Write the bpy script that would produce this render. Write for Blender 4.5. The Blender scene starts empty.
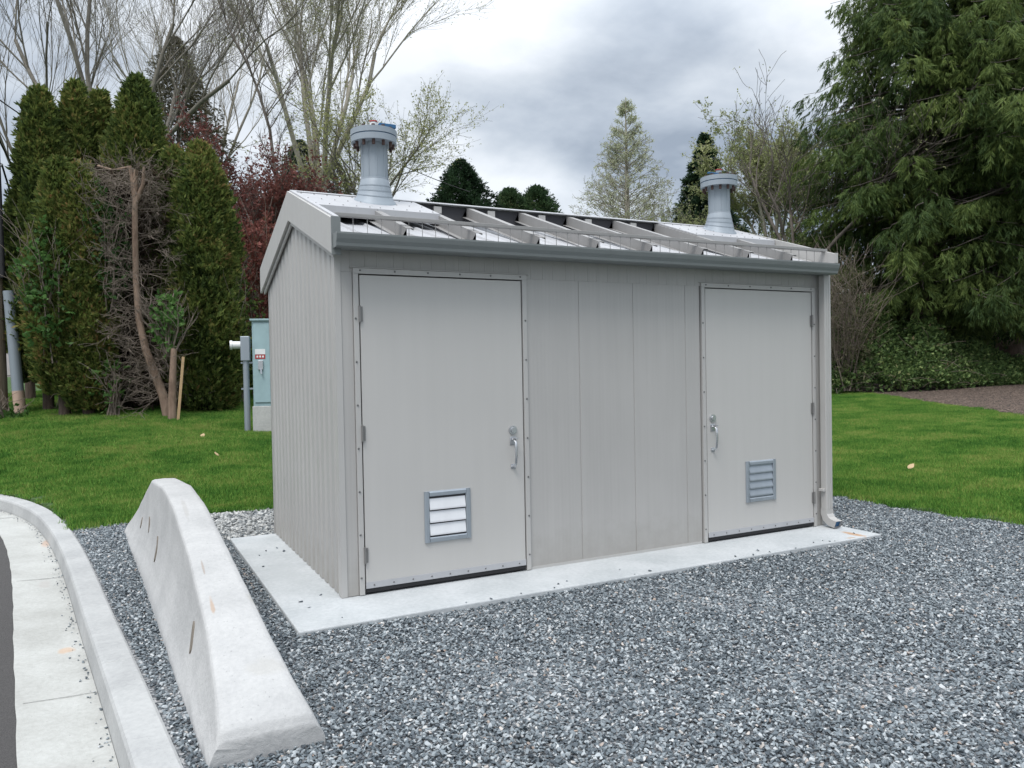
import bpy, bmesh, math, random
import numpy as np
from mathutils import Vector, Matrix
random.seed(7); RNG = np.random.default_rng(7)
S = bpy.context.scene; C = S.collection; PI = math.pi

# ------------------------------------------------------------------ camera
CAM = np.array([-1.326, -5.111, 1.502]); YAW, PITCH, ROLL, FPX = .474, .019, -.019, 779.3
_f = np.array([math.sin(YAW)*math.cos(PITCH), math.cos(YAW)*math.cos(PITCH), -math.sin(PITCH)])
_r = np.array([math.cos(YAW), -math.sin(YAW), 0.]); _u = np.cross(_r, _f)
_r, _u = math.cos(ROLL)*_r + math.sin(ROLL)*_u, -math.sin(ROLL)*_r + math.cos(ROLL)*_u
cd = bpy.data.cameras.new('camera'); cam = bpy.data.objects.new('camera', cd); C.objects.link(cam)
cam.matrix_world = Matrix(((_r[0], _u[0], -_f[0], CAM[0]), (_r[1], _u[1], -_f[1], CAM[1]), (_r[2], _u[2], -_f[2], CAM[2]), (0, 0, 0, 1)))
cd.sensor_width = 36; cd.lens = FPX/1024*36; cd.clip_start = .05; cd.clip_end = 3000
S.camera = cam

# ------------------------------------------------------------------ object helpers
def link(name, me, mat=None, parent=None):
    o = bpy.data.objects.new(name, me); C.objects.link(o)
    if mat is not None: me.materials.append(mat)
    if parent is not None: o.parent = parent
    return o
def tag(o, label, cat, group=None):
    o['label'] = label; o['category'] = cat
    if group: o['group'] = group
    return o
def thing(name, label, cat, loc=(0, 0, 0), rz=0, group=None):
    o = bpy.data.objects.new(name, None); C.objects.link(o); o.location = loc; o.rotation_euler = (0, 0, rz)
    o.empty_display_size = .1
    return tag(o, label, cat, group)
class MB:
    """collects shapes, builds ONE mesh object"""
    def __init__(s): s.bm = bmesh.new()
    def box(s, x0, x1, y0, y1, z0, z1, bev=0, rot=None, piv=(0, 0, 0)):
        r = bmesh.ops.create_cube(s.bm, size=1)
        vs = r['verts']
        for v in vs:
            v.co = Vector(((x0+x1)/2 + v.co.x*(x1-x0), (y0+y1)/2 + v.co.y*(y1-y0), (z0+z1)/2 + v.co.z*(z1-z0)))
        if rot is not None: bmesh.ops.rotate(s.bm, verts=vs, cent=piv, matrix=rot)
        if bev:
            es = list({e for v in vs for e in v.link_edges})
            bmesh.ops.bevel(s.bm, geom=es, offset=bev, segments=2, affect='EDGES', profile=.5)
        return s
    def cyl(s, p0, p1, r0, r1=None, n=24, cap=True):
        r1 = r0 if r1 is None else r1
        p0 = Vector(p0); p1 = Vector(p1); d = p1-p0
        m = Matrix.Translation((p0+p1)/2) @ d.to_track_quat('Z', 'Y').to_matrix().to_4x4()
        bmesh.ops.create_cone(s.bm, cap_ends=cap, cap_tris=False, segments=n, radius1=r0, radius2=r1, depth=d.length, matrix=m)
        return s
    def prism(s, pts, ax, a0, a1):
        """polygon pts (2-D) extruded along axis ax from a0 to a1"""
        def mk(p, a):
            return {'x': (a, p[0], p[1]), 'y': (p[0], a, p[1]), 'z': (p[0], p[1], a)}[ax]
        v0 = [s.bm.verts.new(mk(p, a0)) for p in pts]; v1 = [s.bm.verts.new(mk(p, a1)) for p in pts]
        n = len(pts)
        s.bm.faces.new(v0); s.bm.faces.new(v1[::-1])
        for i in range(n): s.bm.faces.new((v0[i], v1[i], v1[(i+1) % n], v0[(i+1) % n]))
        return s
    def loft(s, rings, closed=True, caps=True):
        vr = [[s.bm.verts.new(p) for p in r] for r in rings]; n = len(rings[0])
        for a, b in zip(vr[:-1], vr[1:]):
            for i in range(n if closed else n-1):
                s.bm.faces.new((a[i], a[(i+1) % n], b[(i+1) % n], b[i]))
        if caps and closed: s.bm.faces.new(vr[0][::-1]); s.bm.faces.new(vr[-1])
        return s
    def build(s, name, mat, parent=None, smooth=False, bev=0, recalc=True):
        if recalc: bmesh.ops.recalc_face_normals(s.bm, faces=s.bm.faces[:])
        me = bpy.data.meshes.new(name); s.bm.to_mesh(me); s.bm.free()
        if smooth:
            me.polygons.foreach_set('use_smooth', [True]*len(me.polygons))
        o = link(name, me, mat, parent)
        if bev:
            m = o.modifiers.new('bevel', 'BEVEL'); m.width = bev; m.segments = 2; m.limit_method = 'ANGLE'; m.angle_limit = .6
        if smooth:
            m = o.modifiers.new('edge', 'EDGE_SPLIT'); m.split_angle = .7
        return o
def np_mesh(name, V, F, mat, parent=None, tint=None, smooth=False):
    """V (n,3), F (m,k) -> mesh object; tint: per-vertex float"""
    me = bpy.data.meshes.new(name); k = F.shape[1]
    me.vertices.add(len(V)); me.vertices.foreach_set('co', V.astype(np.float32).ravel())
    me.loops.add(F.size); me.loops.foreach_set('vertex_index', F.astype(np.int32).ravel())
    me.polygons.add(len(F)); me.polygons.foreach_set('loop_start', np.arange(0, F.size, k, dtype=np.int32))
    if tint is not None:
        a = me.attributes.new('tint', 'FLOAT', 'POINT'); a.data.foreach_set('value', tint.astype(np.float32))
    me.update(calc_edges=True)
    if smooth: me.polygons.foreach_set('use_smooth', np.ones(len(F), bool))
    return link(name, me, mat, parent)

# ------------------------------------------------------------------ material helpers
class NT:
    def __init__(s, name):
        s.m = bpy.data.materials.new(name); s.m.use_nodes = True; s.t = s.m.node_tree; s.b = s.t.nodes['Principled BSDF']
        s.out = s.t.nodes['Material Output']
        s.co = s.t.nodes.new('ShaderNodeTexCoord')
    def n(s, ty, ins={}, **kw):
        nd = s.t.nodes.new(ty)
        for k, v in kw.items(): setattr(nd, k, v)
        for k, v in ins.items():
            if hasattr(v, 'is_linked') or isinstance(v, bpy.types.NodeSocket): s.t.links.new(v, nd.inputs[k])
            else: nd.inputs[k].default_value = v
        return nd
    def noise(s, scale, detail=4, rough=.5, vec=None, **kw):
        return s.n('ShaderNodeTexNoise', {'Vector': vec or s.co.outputs['Object'], 'Scale': scale, 'Detail': detail, 'Roughness': rough, **kw}).outputs['Fac']
    def ramp(s, fac, stops, interp='LINEAR'):
        nd = s.n('ShaderNodeValToRGB', {'Fac': fac}); r = nd.color_ramp; r.interpolation = interp
        while len(r.elements) > len(stops): r.elements.remove(r.elements[-1])
        while len(r.elements) < len(stops): r.elements.new(1)
        for e, (p, c) in zip(r.elements, stops):
            e.position = p; e.color = (c, c, c, 1) if not hasattr(c, '__len__') else (*c, 1)
        return nd.outputs['Color']
    def mix(s, f, a, b, mode='MIX'):
        nd = s.t.nodes.new('ShaderNodeMix'); nd.data_type = 'RGBA'; nd.blend_type = mode
        for i, v in ((0, f), (6, a), (7, b)):
            if isinstance(v, bpy.types.NodeSocket): s.t.links.new(v, nd.inputs[i])
            else: nd.inputs[i].default_value = v if i == 0 else ((*v, 1) if len(v) == 3 else v)
        return nd.outputs[2]
    def math(s, op, a, b=0, c=0):
        nd = s.n('ShaderNodeMath', operation=op)
        for i, v in enumerate((a, b, c)):
            if isinstance(v, bpy.types.NodeSocket): s.t.links.new(v, nd.inputs[i])
            else: nd.inputs[i].default_value = v
        return nd.outputs[0]
    def mapping(s, scale, src='Object', loc=(0, 0, 0)):
        return s.n('ShaderNodeMapping', {'Vector': s.co.outputs[src], 'Scale': scale, 'Location': loc}).outputs[0]
    def bump(s, h, dist, strength=1):
        nd = s.n('ShaderNodeBump', {'Height': h, 'Distance': dist, 'Strength': strength}); s.t.links.new(nd.outputs[0], s.b.inputs['Normal'])
    def set(s, **kw):
        for k, v in kw.items():
            k = k.replace('_', ' ')
            if isinstance(v, bpy.types.NodeSocket): s.t.links.new(v, s.b.inputs[k])
            else: s.b.inputs[k].default_value = (*v, 1) if isinstance(v, tuple) and len(v) == 3 else v
        return s.m

def sheet_metal(name, col, rough=.45, metal=0., fine=0., var=.06, ax='x', dirt=0.):
    t = NT(name)
    big = t.noise(1.3, 3); st = t.noise(1, 4, .6, vec=t.mapping((14, 14, .7)))
    f = t.math('MULTIPLY_ADD', st, .5, t.math('MULTIPLY', big, .5))
    c = t.ramp(f, [(.3, tuple(x*(1-var) for x in col)), (.7, tuple(x*(1+var) for x in col))])
    if dirt:
        zc = t.n('ShaderNodeSeparateXYZ', {0: t.co.outputs['Object']}).outputs['Z']
        e_ = t.math('ADD', zc, t.math('MULTIPLY', t.noise(9, 5, .7), .45))
        c = t.mix(t.ramp(e_, [(.20, dirt), (.52, 0.)]), c, (.24, .225, .20))
        sp_ = t.ramp(t.noise(70, 3, .7), [(.70, 0.), (.76, .5)]); c = t.mix(t.math('MULTIPLY', sp_, t.ramp(e_, [(.3, 1.), (.9, .1)])), c, (.20, .18, .15))
        fx = t.ramp(t.noise(1, 4, .65, vec=t.mapping((22, 22, .35))), [(.56, 0.), (.75, .22)]); c = t.mix(fx, c, tuple(x*.72 for x in col))
    h = t.noise(1.1, 2, vec=t.mapping((1, 1, .6)))
    if fine:
        w = t.n('ShaderNodeTexWave', {'Vector': t.co.outputs['Object'], 'Scale': fine, 'Distortion': 0., 'Detail': 0.}, wave_type='BANDS', bands_direction='X', wave_profile='SIN').outputs['Fac']
        h = t.math('MULTIPLY_ADD', w, .03, h)
    t.bump(h, .012, .6)
    r = t.ramp(t.noise(6, 4), [(.3, rough-.06), (.7, rough+.08)])
    return t.set(Base_Color=c, Roughness=r, Metallic=metal)
M = {}
M['wall'] = sheet_metal('wall_paint', (.395, .385, .372), .42, fine=9.7, var=.06, dirt=.45)
M['side'] = sheet_metal('side_paint', (.395, .39, .378), .42, var=.06, dirt=.45)
M['door'] = sheet_metal('door_paint', (.465, .455, .438), .38, var=.03)
M['trim'] = sheet_metal('trim_paint', (.42, .412, .398), .4, var=.05)
M['gutter'] = sheet_metal('gutter_paint', (.175, .19, .19), .5, var=.06)
M['roof'] = sheet_metal('roof_panel_white', (.39, .395, .41), .5, var=.08)
M['rafter'] = sheet_metal('rafter_metal', (.27, .265, .26), .5, metal=.1, var=.10)
M['galv'] = sheet_metal('galvanised_paint', (.27, .31, .35), .55, metal=.1, var=.10)
M['galv2'] = sheet_metal('galvanised_frame', (.34, .38, .42), .38, metal=.5, var=.10)
M['slat'] = sheet_metal('bright_slat', (.72, .73, .75), .4, metal=.2, var=.08)
M['steel'] = sheet_metal('satin_steel', (.55, .56, .58), .28, metal=.85, var=.06)
M['hinge'] = sheet_metal('hinge_steel', (.22, .215, .21), .45, metal=.4, var=.1)
M['screw'] = sheet_metal('screw_head', (.16, .16, .16), .4, metal=.5)
def plain(name, col, rough=.6, metal=0.):
    t = NT(name); n = t.noise(5, 3)
    return t.set(Base_Color=t.ramp(n, [(.3, tuple(x*.92 for x in col)), (.7, tuple(min(1, x*1.08) for x in col))]), Roughness=rough, Metallic=metal)
M['black'] = plain('black_rubber', (.012, .012, .014), .7)
M['gap'] = plain('shadow_gap', (.03, .03, .03), .8)
M['bolt'] = plain('rusty_bolt', (.065, .035, .03), .7)
M['blue'] = plain('blue_gasket', (.02, .10, .22), .5)
M['red'] = plain('red_plastic', (.38, .04, .04), .5)
M['white'] = plain('white_plastic', (.75, .76, .76), .4)
M['teal'] = plain('pale_teal_paint', (.31, .43, .455), .45)
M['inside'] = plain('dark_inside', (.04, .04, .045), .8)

def concrete(name, a, b, speck=.0, scale=1.0, stain=None, crack=0.):
    t = NT(name)
    n1 = t.noise(2.2*scale, 6, .62); n2 = t.noise(38*scale, 3, .6); n3 = t.noise(260, 2)
    f = t.math('ADD', t.math('MULTIPLY', n1, .65), t.math('MULTIPLY', n2, .35))
    c = t.ramp(f, [(.36, a), (.62, b)])
    pits = t.ramp(t.noise(55, 2, .7), [(.27, .55), (.33, 1.)])
    c = t.mix(.6, c, t.mix(1, c, pits, 'MULTIPLY'))
    if stain:
        for (x, y, rx, ry, ca, am) in stain:
            mp = t.n('ShaderNodeMapping', {'Vector': t.co.outputs['Object'], 'Location': (-x/rx, -y/ry, 0), 'Scale': (1/rx, 1/ry, 0.)}).outputs[0]
            ln = t.n('ShaderNodeVectorMath', {0: mp}, operation='LENGTH').outputs['Value']
            ln = t.math('ADD', ln, t.math('MULTIPLY', t.noise(9, 4, .6), .9))
            k = t.ramp(ln, [(.75, am), (1.35, 0.)])
            c = t.mix(k, c, ca)
    t.bump(t.math('ADD', t.math('MULTIPLY', n2, 1.), t.math('MULTIPLY', n3, .4)), .004, .8)
    return t.set(Base_Color=c, Roughness=.85)
M['barrier'] = concrete('barrier_concrete', (.36, .362, .36), (.455, .455, .45), 0, 1.2, stain=[(-.915, -1.02, .022, .16, (.36, .24, .15), .6), (-.915, -.6, .012, .25, (.25, .19, .14), .5), (-.70, -1.0, .09, .14, (.34, .33, .29), .45), (-.93, .3, .03, .45, (.33, .32, .30), .45), (-.75, -1.55, .16, .14, (.37, .36, .33), .35)])
M['slab'] = concrete('slab_concrete', (.36, .385, .395), (.49, .51, .52), 0, .9, stain=[(4.42, -.40, .09, .26, (.40, .22, .10), .8), (4.28, -.50, .12, .05, (.40, .26, .15), .6), (-.2, 1.0, .2, .9, (.40, .42, .43), .5)])
M['kerb'] = concrete('kerb_concrete', (.30, .305, .305), (.405, .41, .405))
M['pan'] = concrete('gutter_pan_concrete', (.33, .33, .31), (.44, .445, .425), 0, 1, stain=[(-1.62, .35, .10, .12, (.5, .3, .16), .5), (-1.85, 2.2, .10, .28, (.36, .34, .32), .55), (-1.95, 4.0, .1, .5, (.45, .26, .16), .5)])
M['plinth'] = concrete('plinth_concrete', (.36, .36, .35), (.52, .52, .5))

# ------------------------------------------------------------------ terrain height
def sp(v, k=.35):      # smooth positive part
    return k*np.log1p(np.exp(np.clip(v/k, -30, 30)))
GP = np.array([(-30, -20), (6.3, -20), (6.2, -3), (6.1, -.9), (6.02, -.2), (5.97, .3), (6.05, 1.0), (6.0, 2.4), (5.6, 3.6), (4.5, 4.0), (2.2, 4.05), (.2, 3.95), (-.7, 4.02), (-1.3, 3.98),
               (-1.66, 3.9), (-1.8, 4.45), (-2.05, 5.5), (-2.34, 6.35), (-3.0, 7.6), (-4.2, 8.8), (-6.5, 9.9), (-11, 10.9), (-30, 11.5)])   # bounds of gravel + road (lawn is outside)
def inside(px, py, poly):
    r = np.zeros(px.shape, bool); n = len(poly); j = n-1
    for i in range(n):
        xi, yi = poly[i]; xj, yj = poly[j]
        c = ((yi > py) != (yj > py)) & (px < (xj-xi)*(py-yi)/((yj-yi) if yj != yi else 1e-9)+xi)
        r ^= c; j = i
    return r
def seg_dist(px, py, poly):
    d = np.full(px.shape, 1e9)
    for (ax, ay), (bx, by) in zip(poly, np.roll(poly, -1, axis=0)):
        vx, vy = bx-ax, by-ay; t = np.clip(((px-ax)*vx+(py-ay)*vy)/(vx*vx+vy*vy), 0, 1)
        d = np.minimum(d, np.hypot(px-ax-t*vx, py-ay-t*vy))
    return d
def H(x, y):
    x = np.asarray(x, float); y = np.asarray(y, float)
    a = y-4.6-(1.8-1.15*np.clip((y-8)/4.5, 0, 1))*sp(-x-1.2, .5); a = .088*sp(a, .6)
    b = .054*sp(x-6.6, .6)
    h = np.maximum(a, b) + .3*np.minimum(a, b)*np.exp(-np.abs(a-b)*2)
    h = np.where(h > 2.2, 2.2+(h-2.2)*.15, h)
    h = np.minimum(h, 4)
    return h-.02+.02*np.sin(x*1.3+y*.7)*np.sin(y*1.1-x*.4)*np.clip(h*4, 0, 1)

def gpt(px, py):          # where the sight line through a photo point meets the terrain
    lo = 3.
    for D in np.arange(3, 60, .05):
        l = (px-512)/FPX*D; u = (384-py)/FPX*D; v = CAM+_f*D+_r*l+_u*u
        if v[2] <= float(H(v[0], v[1])): return float(v[0]), float(v[1])
    return float(v[0]), float(v[1])
CHPTS = [gpt(858, 391), gpt(885, 396), gpt(920, 402), gpt(960, 407), gpt(1000, 413), gpt(1040, 421), gpt(1120, 440), (30, -6), (40, 12), (20, 22)]
def graded(a, b, lo, hi, fine):
    mid = list(np.arange(a, b, fine)); v = a; st = fine; left = []
    while v > lo: st *= 1.25; v -= st; left.append(v)
    v = b; st = fine; right = []
    while v < hi: right.append(v); st *= 1.25; v += st
    return np.array(left[::-1]+mid+right)
gx = graded(-8, 9, -500, 700, .07); gy = graded(-4, 11.5, -60, 900, .07)
X, Y = np.meshgrid(gx, gy); Z = H(X, Y)
ins = inside(X, Y, GP)
Z = np.where(ins, np.minimum(Z, 0)-.30, Z)
V = np.stack([X, Y, Z], -1).reshape(-1, 3); nx, ny = len(gx), len(gy)
idx = np.arange(nx*ny).reshape(ny, nx)
F = np.stack([idx[:-1, :-1], idx[:-1, 1:], idx[1:, 1:], idx[1:, :-1]], -1).reshape(-1, 4)
t = NT('lawn_soil')
n1 = t.noise(.9, 5, .6); n2 = t.noise(30, 4, .7)
t.bump(n2, .03, 1)
M['lawn'] = t.set(Base_Color=t.mix(t.ramp(n2, [(.35, 0.), (.65, 1.)]), (.022, .050, .012), (.06, .125, .022)), Roughness=.9)
lawn = np_mesh('ground', V, F, M['lawn'], smooth=True); lawn['kind'] = 'structure'

# ------------------------------------------------------------------ gravel bed
t = NT('gravel_bed_soil'); v = t.n('ShaderNodeTexVoronoi', {'Vector': t.co.outputs['Object'], 'Scale': 55.})
t.bump(v.outputs['Distance'], .01, 1)
M['bed'] = t.set(Base_Color=t.ramp(t.n('ShaderNodeSeparateColor', {0: v.outputs['Color']}).outputs[0], [(0, (.05, .055, .06)), (.6, (.16, .17, .18)), (1, (.4, .4, .4))]), Roughness=.9)


# ------------------------------------------------------------------ kerb, gutter pan, road
def resample(pts, n):
    p = np.array(pts, float); d = np.r_[0, np.cumsum(np.hypot(*np.diff(p, axis=0).T))]
    # Catmull-style smooth via cubic interpolation on each axis
    s = np.linspace(0, d[-1], n); out = []
    for k in range(2):
        y = p[:, k]; m = np.gradient(y, d)
        i = np.clip(np.searchsorted(d, s)-1, 0, len(d)-2); h = d[i+1]-d[i]; u = (s-d[i])/h
        out.append((2*u**3-3*u**2+1)*y[i]+(u**3-2*u**2+u)*h*m[i]+(-2*u**3+3*u**2)*y[i+1]+(u**3-u**2)*h*m[i+1])
    return np.stack(out, -1)
kline = resample([(-.60, -6.5), (-.93, -4.0), (-1.11, -1.86), (-1.24, -.55), (-1.36, .6), (-1.49, 1.9), (-1.64, 3.2), (-1.80, 4.3), (-2.02, 5.4), (-2.34, 6.4), (-3.0, 7.65), (-4.2, 8.85), (-6.5, 9.9), (-11, 10.9), (-20, 11.6)], 160)
tan = np.gradient(kline, axis=0); tan /= np.hypot(*tan.T)[:, None]; nrm = np.stack([-tan[:, 1], tan[:, 0]], -1)  # points to the road side
def strip(prof, name, mat, joint=None):
    b = MB(); rings = []
    for i, (p, n) in enumerate(zip(kline, nrm)):
        rings.append([(p[0]+n[0]*o, p[1]+n[1]*o, z) for o, z in prof])
    b.loft(rings, closed=True, caps=True)
    return b.build(name, mat, smooth=False)
kprof = [(0, -.3), (0, -.040), (.006, -.022), (.018, -.015), (.145, -.018), (.162, -.024), (.172, -.040), (.185, -.145), (.185, -.3)]
k1 = strip(kprof, 'kerb', M['kerb']); k1['kind'] = 'structure'
wob = lambda s: .003*math.sin(s*9.1)+.003*math.sin(s*23.7+1)
b = MB(); rings = []
for i, (p, n) in enumerate(zip(kline, nrm)):
    w = .550+wob(i*.7)
    rings.append([(p[0]+n[0]*o, p[1]+n[1]*o, z) for o, z in ((.187, -.3), (.187, -.162), (.30, -.160), (w, -.140), (w, -.3))])
b.loft(rings); pan = b.build('gutter_pan', M['pan']); pan['kind'] = 'structure'
# joints cut across kerb and pan, dark thin grooves as slightly proud hairline fillings
t = NT('asphalt'); n = t.noise(140, 4, .7); t.bump(n, .006, 1)
M['asphalt'] = t.set(Base_Color=t.ramp(n, [(.3, (.032, .031, .031)), (.7, (.085, .08, .078))]), Roughness=.9)
rp = [(p[0]+n[0]*.53, p[1]+n[1]*.53) for p, n in zip(kline, nrm)]
b = MB(); vs = [b.bm.verts.new((x, y, -.148)) for x, y in rp[::3]+[(-20, 9), (-20, -6.5)]]; b.bm.faces.new(vs)
vs = [b.bm.verts.new(c) for c in ((-20, -6.5, -.148), (-1.3, -6.5, -.148), (-1.3, -20, -.148), (-20, -20, -.148))]; b.bm.faces.new(vs)
rd = b.build('road', M['asphalt']); rd['kind'] = 'structure'
kb = [(-.9, -20), (-.60, -6.5)]+[(float(p[0])-.01, float(p[1])) for p in kline if -6.4 < p[1] < 5.0][::2]
b = MB(); vs = [b.bm.verts.new((x, y, -.036)) for x, y in kb+[(7.0, 5.0), (7.0, -20)]]; b.bm.faces.new(vs)
bed = b.build('gravel_bed', M['bed']); bed['kind'] = 'structure'
for k, ii in enumerate((30, 44, 62, 78)):
    p, n, tt = kline[ii], nrm[ii], tan[ii]
    b = MB()
    def q(o, s, z): return (p[0]+n[0]*o+tt[0]*s, p[1]+n[1]*o+tt[1]*s, z)
    jw = .0010
    b.loft([[q(.012, -jw, -.03), q(.012, jw, -.03), q(.012, jw, -.0145), q(.012, -jw, -.0145)], [q(.146, -jw, -.03), q(.146, jw, -.03), q(.146, jw, -.0165), q(.146, -jw, -.0165)]])
    b.loft([[q(.19, -jw, -.18), q(.19, jw, -.18), q(.19, jw, -.159), q(.19, -jw, -.159)], [q(.52, -jw, -.18), q(.52, jw, -.18), q(.52, jw, -.1405), q(.52, -jw, -.1385)]])
    o = b.build('kerb_joint', M['plinth']); o['kind'] = 'structure'

# ------------------------------------------------------------------ scatter through instances (stuff only)
def proto_coll(name, meshes, mat):
    c = bpy.data.collections.new(name)
    for i, me in enumerate(meshes):
        me.materials.append(mat); o = bpy.data.objects.new(name, me); c.objects.link(o)
    return c
def scatter(name, P, coll, smin, smax, mat, tilt=.0, label=None, cat=None, squash=None):
    me = bpy.data.meshes.new(name); me.vertices.add(len(P)); me.vertices.foreach_set('co', P.astype(np.float32).ravel()); me.update()
    o = link(name, me); ng = bpy.data.node_groups.new(name, 'GeometryNodeTree')
    ng.interface.new_socket('Geometry', in_out='INPUT', socket_type='NodeSocketGeometry'); ng.interface.new_socket('Geometry', in_out='OUTPUT', socket_type='NodeSocketGeometry')
    N = ng.nodes; L = ng.links
    gi = N.new('NodeGroupInput'); go = N.new('NodeGroupOutput'); ip = N.new('GeometryNodeInstanceOnPoints'); ci = N.new('GeometryNodeCollectionInfo')
    ci.inputs['Collection'].default_value = coll; ci.inputs['Separate Children'].default_value = True; ci.inputs['Reset Children'].default_value = True
    ip.inputs['Pick Instance'].default_value = True
    r = N.new('FunctionNodeRandomValue'); r.data_type = 'FLOAT_VECTOR'
    r.inputs[0].default_value = (-tilt, -tilt, 0); r.inputs[1].default_value = (tilt, tilt, 2*PI)
    s = N.new('FunctionNodeRandomValue'); s.data_type = 'FLOAT'; s.inputs[2].default_value = smin; s.inputs[3].default_value = smax; s.inputs['Seed'].default_value = 5
    L.new(gi.outputs[0], ip.inputs['Points']); L.new(ci.outputs[0], ip.inputs['Instance']); L.new(r.outputs[0], ip.inputs['Rotation']); L.new(s.outputs[1], ip.inputs['Scale']); L.new(ip.outputs[0], go.inputs[0])
    md = o.modifiers.new('scatter', 'NODES'); md.node_group = ng
    me.materials.append(mat); o['kind'] = 'stuff'
    if label: o['label'] = label; o['category'] = cat
    return o
# stones
t = NT('crushed_stone')
rnd = t.n('ShaderNodeObjectInfo').outputs['Random']; n = t.noise(60, 3)
c = t.ramp(rnd, [(0, (.05, .062, .075)), (.22, (.090, .112, .128)), (.5, (.155, .183, .202)), (.75, (.255, .29, .31)), (.93, (.40, .43, .445)), (.972, (.56, .57, .57)), (.985, (.30, .22, .17)), (1., (.62, .62, .60))])
c = t.mix(.35, c, t.mix(1, c, t.ramp(n, [(.3, .5), (.7, 1.)]), 'MULTIPLY'))
M['stone'] = t.set(Base_Color=c, Roughness=.6)
def stone(seed, el=1.5, fl=.55):
    rn = random.Random(seed); bm = bmesh.new()
    pts = []
    for i in range(11):
        z = rn.uniform(-1, 1); a = rn.uniform(0, 2*PI); r = math.sqrt(1-z*z)
        pts.append(Vector((r*math.cos(a)*el*rn.uniform(.75, 1.1), r*math.sin(a)*rn.uniform(.75, 1.1), z*fl*rn.uniform(.8, 1.1))))
    vs = [bm.verts.new(p) for p in pts]; bmesh.ops.convex_hull(bm, input=vs)
    for v in [v for v in bm.verts if not v.link_faces]: bm.verts.remove(v)
    me = bpy.data.meshes.new('stone'); bm.to_mesh(me); bm.free(); return me
stones = proto_coll('stone', [stone(i, random.uniform(1.1, 1.8), random.uniform(.45, .75)) for i in range(10)], M['stone'])
def jgrid(x0, x1, y0, y1, st, layers=1):
    xs = np.arange(x0, x1, st); ys = np.arange(y0, y1, st); a, b = np.meshgrid(xs, ys); a = np.repeat(a.ravel(), layers); b = np.repeat(b.ravel(), layers)
    return a+RNG.uniform(-.6, .6, a.size)*st, b+RNG.uniform(-.6, .6, a.size)*st
def kerb_x(y): return np.interp(y, kline[:, 1], kline[:, 0])
gxs, gys = [], []
for (x0, x1, y0, y1, st) in ((-1.7, 6.4, -3.6, 4.4, .0150),):
    a, b_ = jgrid(x0, x1, y0, y1, st); gxs.append(a); gys.append(b_)
a = np.concatenate(gxs); b_ = np.concatenate(gys)
ok = inside(a, b_, GP) & (a > kerb_x(b_)+.012)
ok &= ~((a > -.395) & (a < 4.62) & (b_ > -.525) & (b_ < 2.42)) & ~((a > -.02) & (a < 4.57) & (b_ > 0) & (b_ < 2.5))
bl = lambda y: -1.02-.045*(y+1.9)
ok &= ~((a > bl(b_)+.03) & (a < bl(b_)+.42) & (b_ > -1.85) & (b_ < 3.3))
# not seen: behind the building
ok &= ~((a > .6) & (a < 4.4) & (b_ > 2.6))
a, b_ = a[ok], b_[ok]
lz = RNG.uniform(0, 1, a.size) > 1   # strays lie on the slab as well, added below
zz = -.030+.008*np.sin(a*3.1+b_*1.7)*np.sin(b_*2.3-a)+RNG.uniform(-.006, .010, a.size)
nst = 70; sxa = np.r_[RNG.uniform(-.36, 4.5, 22), RNG.uniform(-.38, -.05, 8)]; sya = np.r_[-.53+np.abs(RNG.normal(0, .10, 22)), RNG.uniform(-.4, 2.3, 8)]; okk = sya < -.03; okk[22:] = True
sxa, sya = sxa[okk], sya[okk]; a = np.r_[a, sxa]; b_ = np.r_[b_, sya]; zz = np.r_[zz, np.full(sxa.size, .004)]
gr = scatter('gravel', np.stack([a, b_, zz], -1), stones, .0062, .0130, M['stone'], tilt=.7, label='grey crushed stone gravel around the concrete slab', cat='gravel')
gi_ = RNG.integers(20, 70, 240); kk = kline[gi_]+nrm[gi_]*(.192+np.abs(RNG.normal(0, .035, 240)))[:, None]+tan[gi_]*RNG.uniform(-.1, .1, 240)[:, None]
grit = scatter('gutter_grit', np.c_[kk, np.full(240, -.157)], stones, .003, .009, M['stone'], tilt=.5, label='dark grit and crumbs lying along the foot of the kerb', cat='grit')
# larger pale river stones behind the left wall
t = NT('river_stone'); rnd = t.n('ShaderNodeObjectInfo').outputs['Random']
M['rstone'] = t.set(Base_Color=t.ramp(rnd, [(0, (.10, .11, .115)), (.4, (.24, .25, .25)), (1, (.50, .50, .48))]), Roughness=.7)
rst = proto_coll('river_stone', [stone(40+i, 1.25, .7) for i in range(6)], M['rstone'])
a, b_ = jgrid(-1.0, .7, 2.5, 4.05, .035); ok = inside(a, b_, GP) & (a > -.9+.2*np.sin(b_*5)) & ~((a > -.05) & (b_ < 2.5))
scatter('river_stones', np.stack([a[ok], b_[ok], np.full(ok.sum(), -.020)], -1), rst, .016, .028, M['rstone'], tilt=.4, label='larger pale stones by the rear left corner of the hut', cat='stones')

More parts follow.
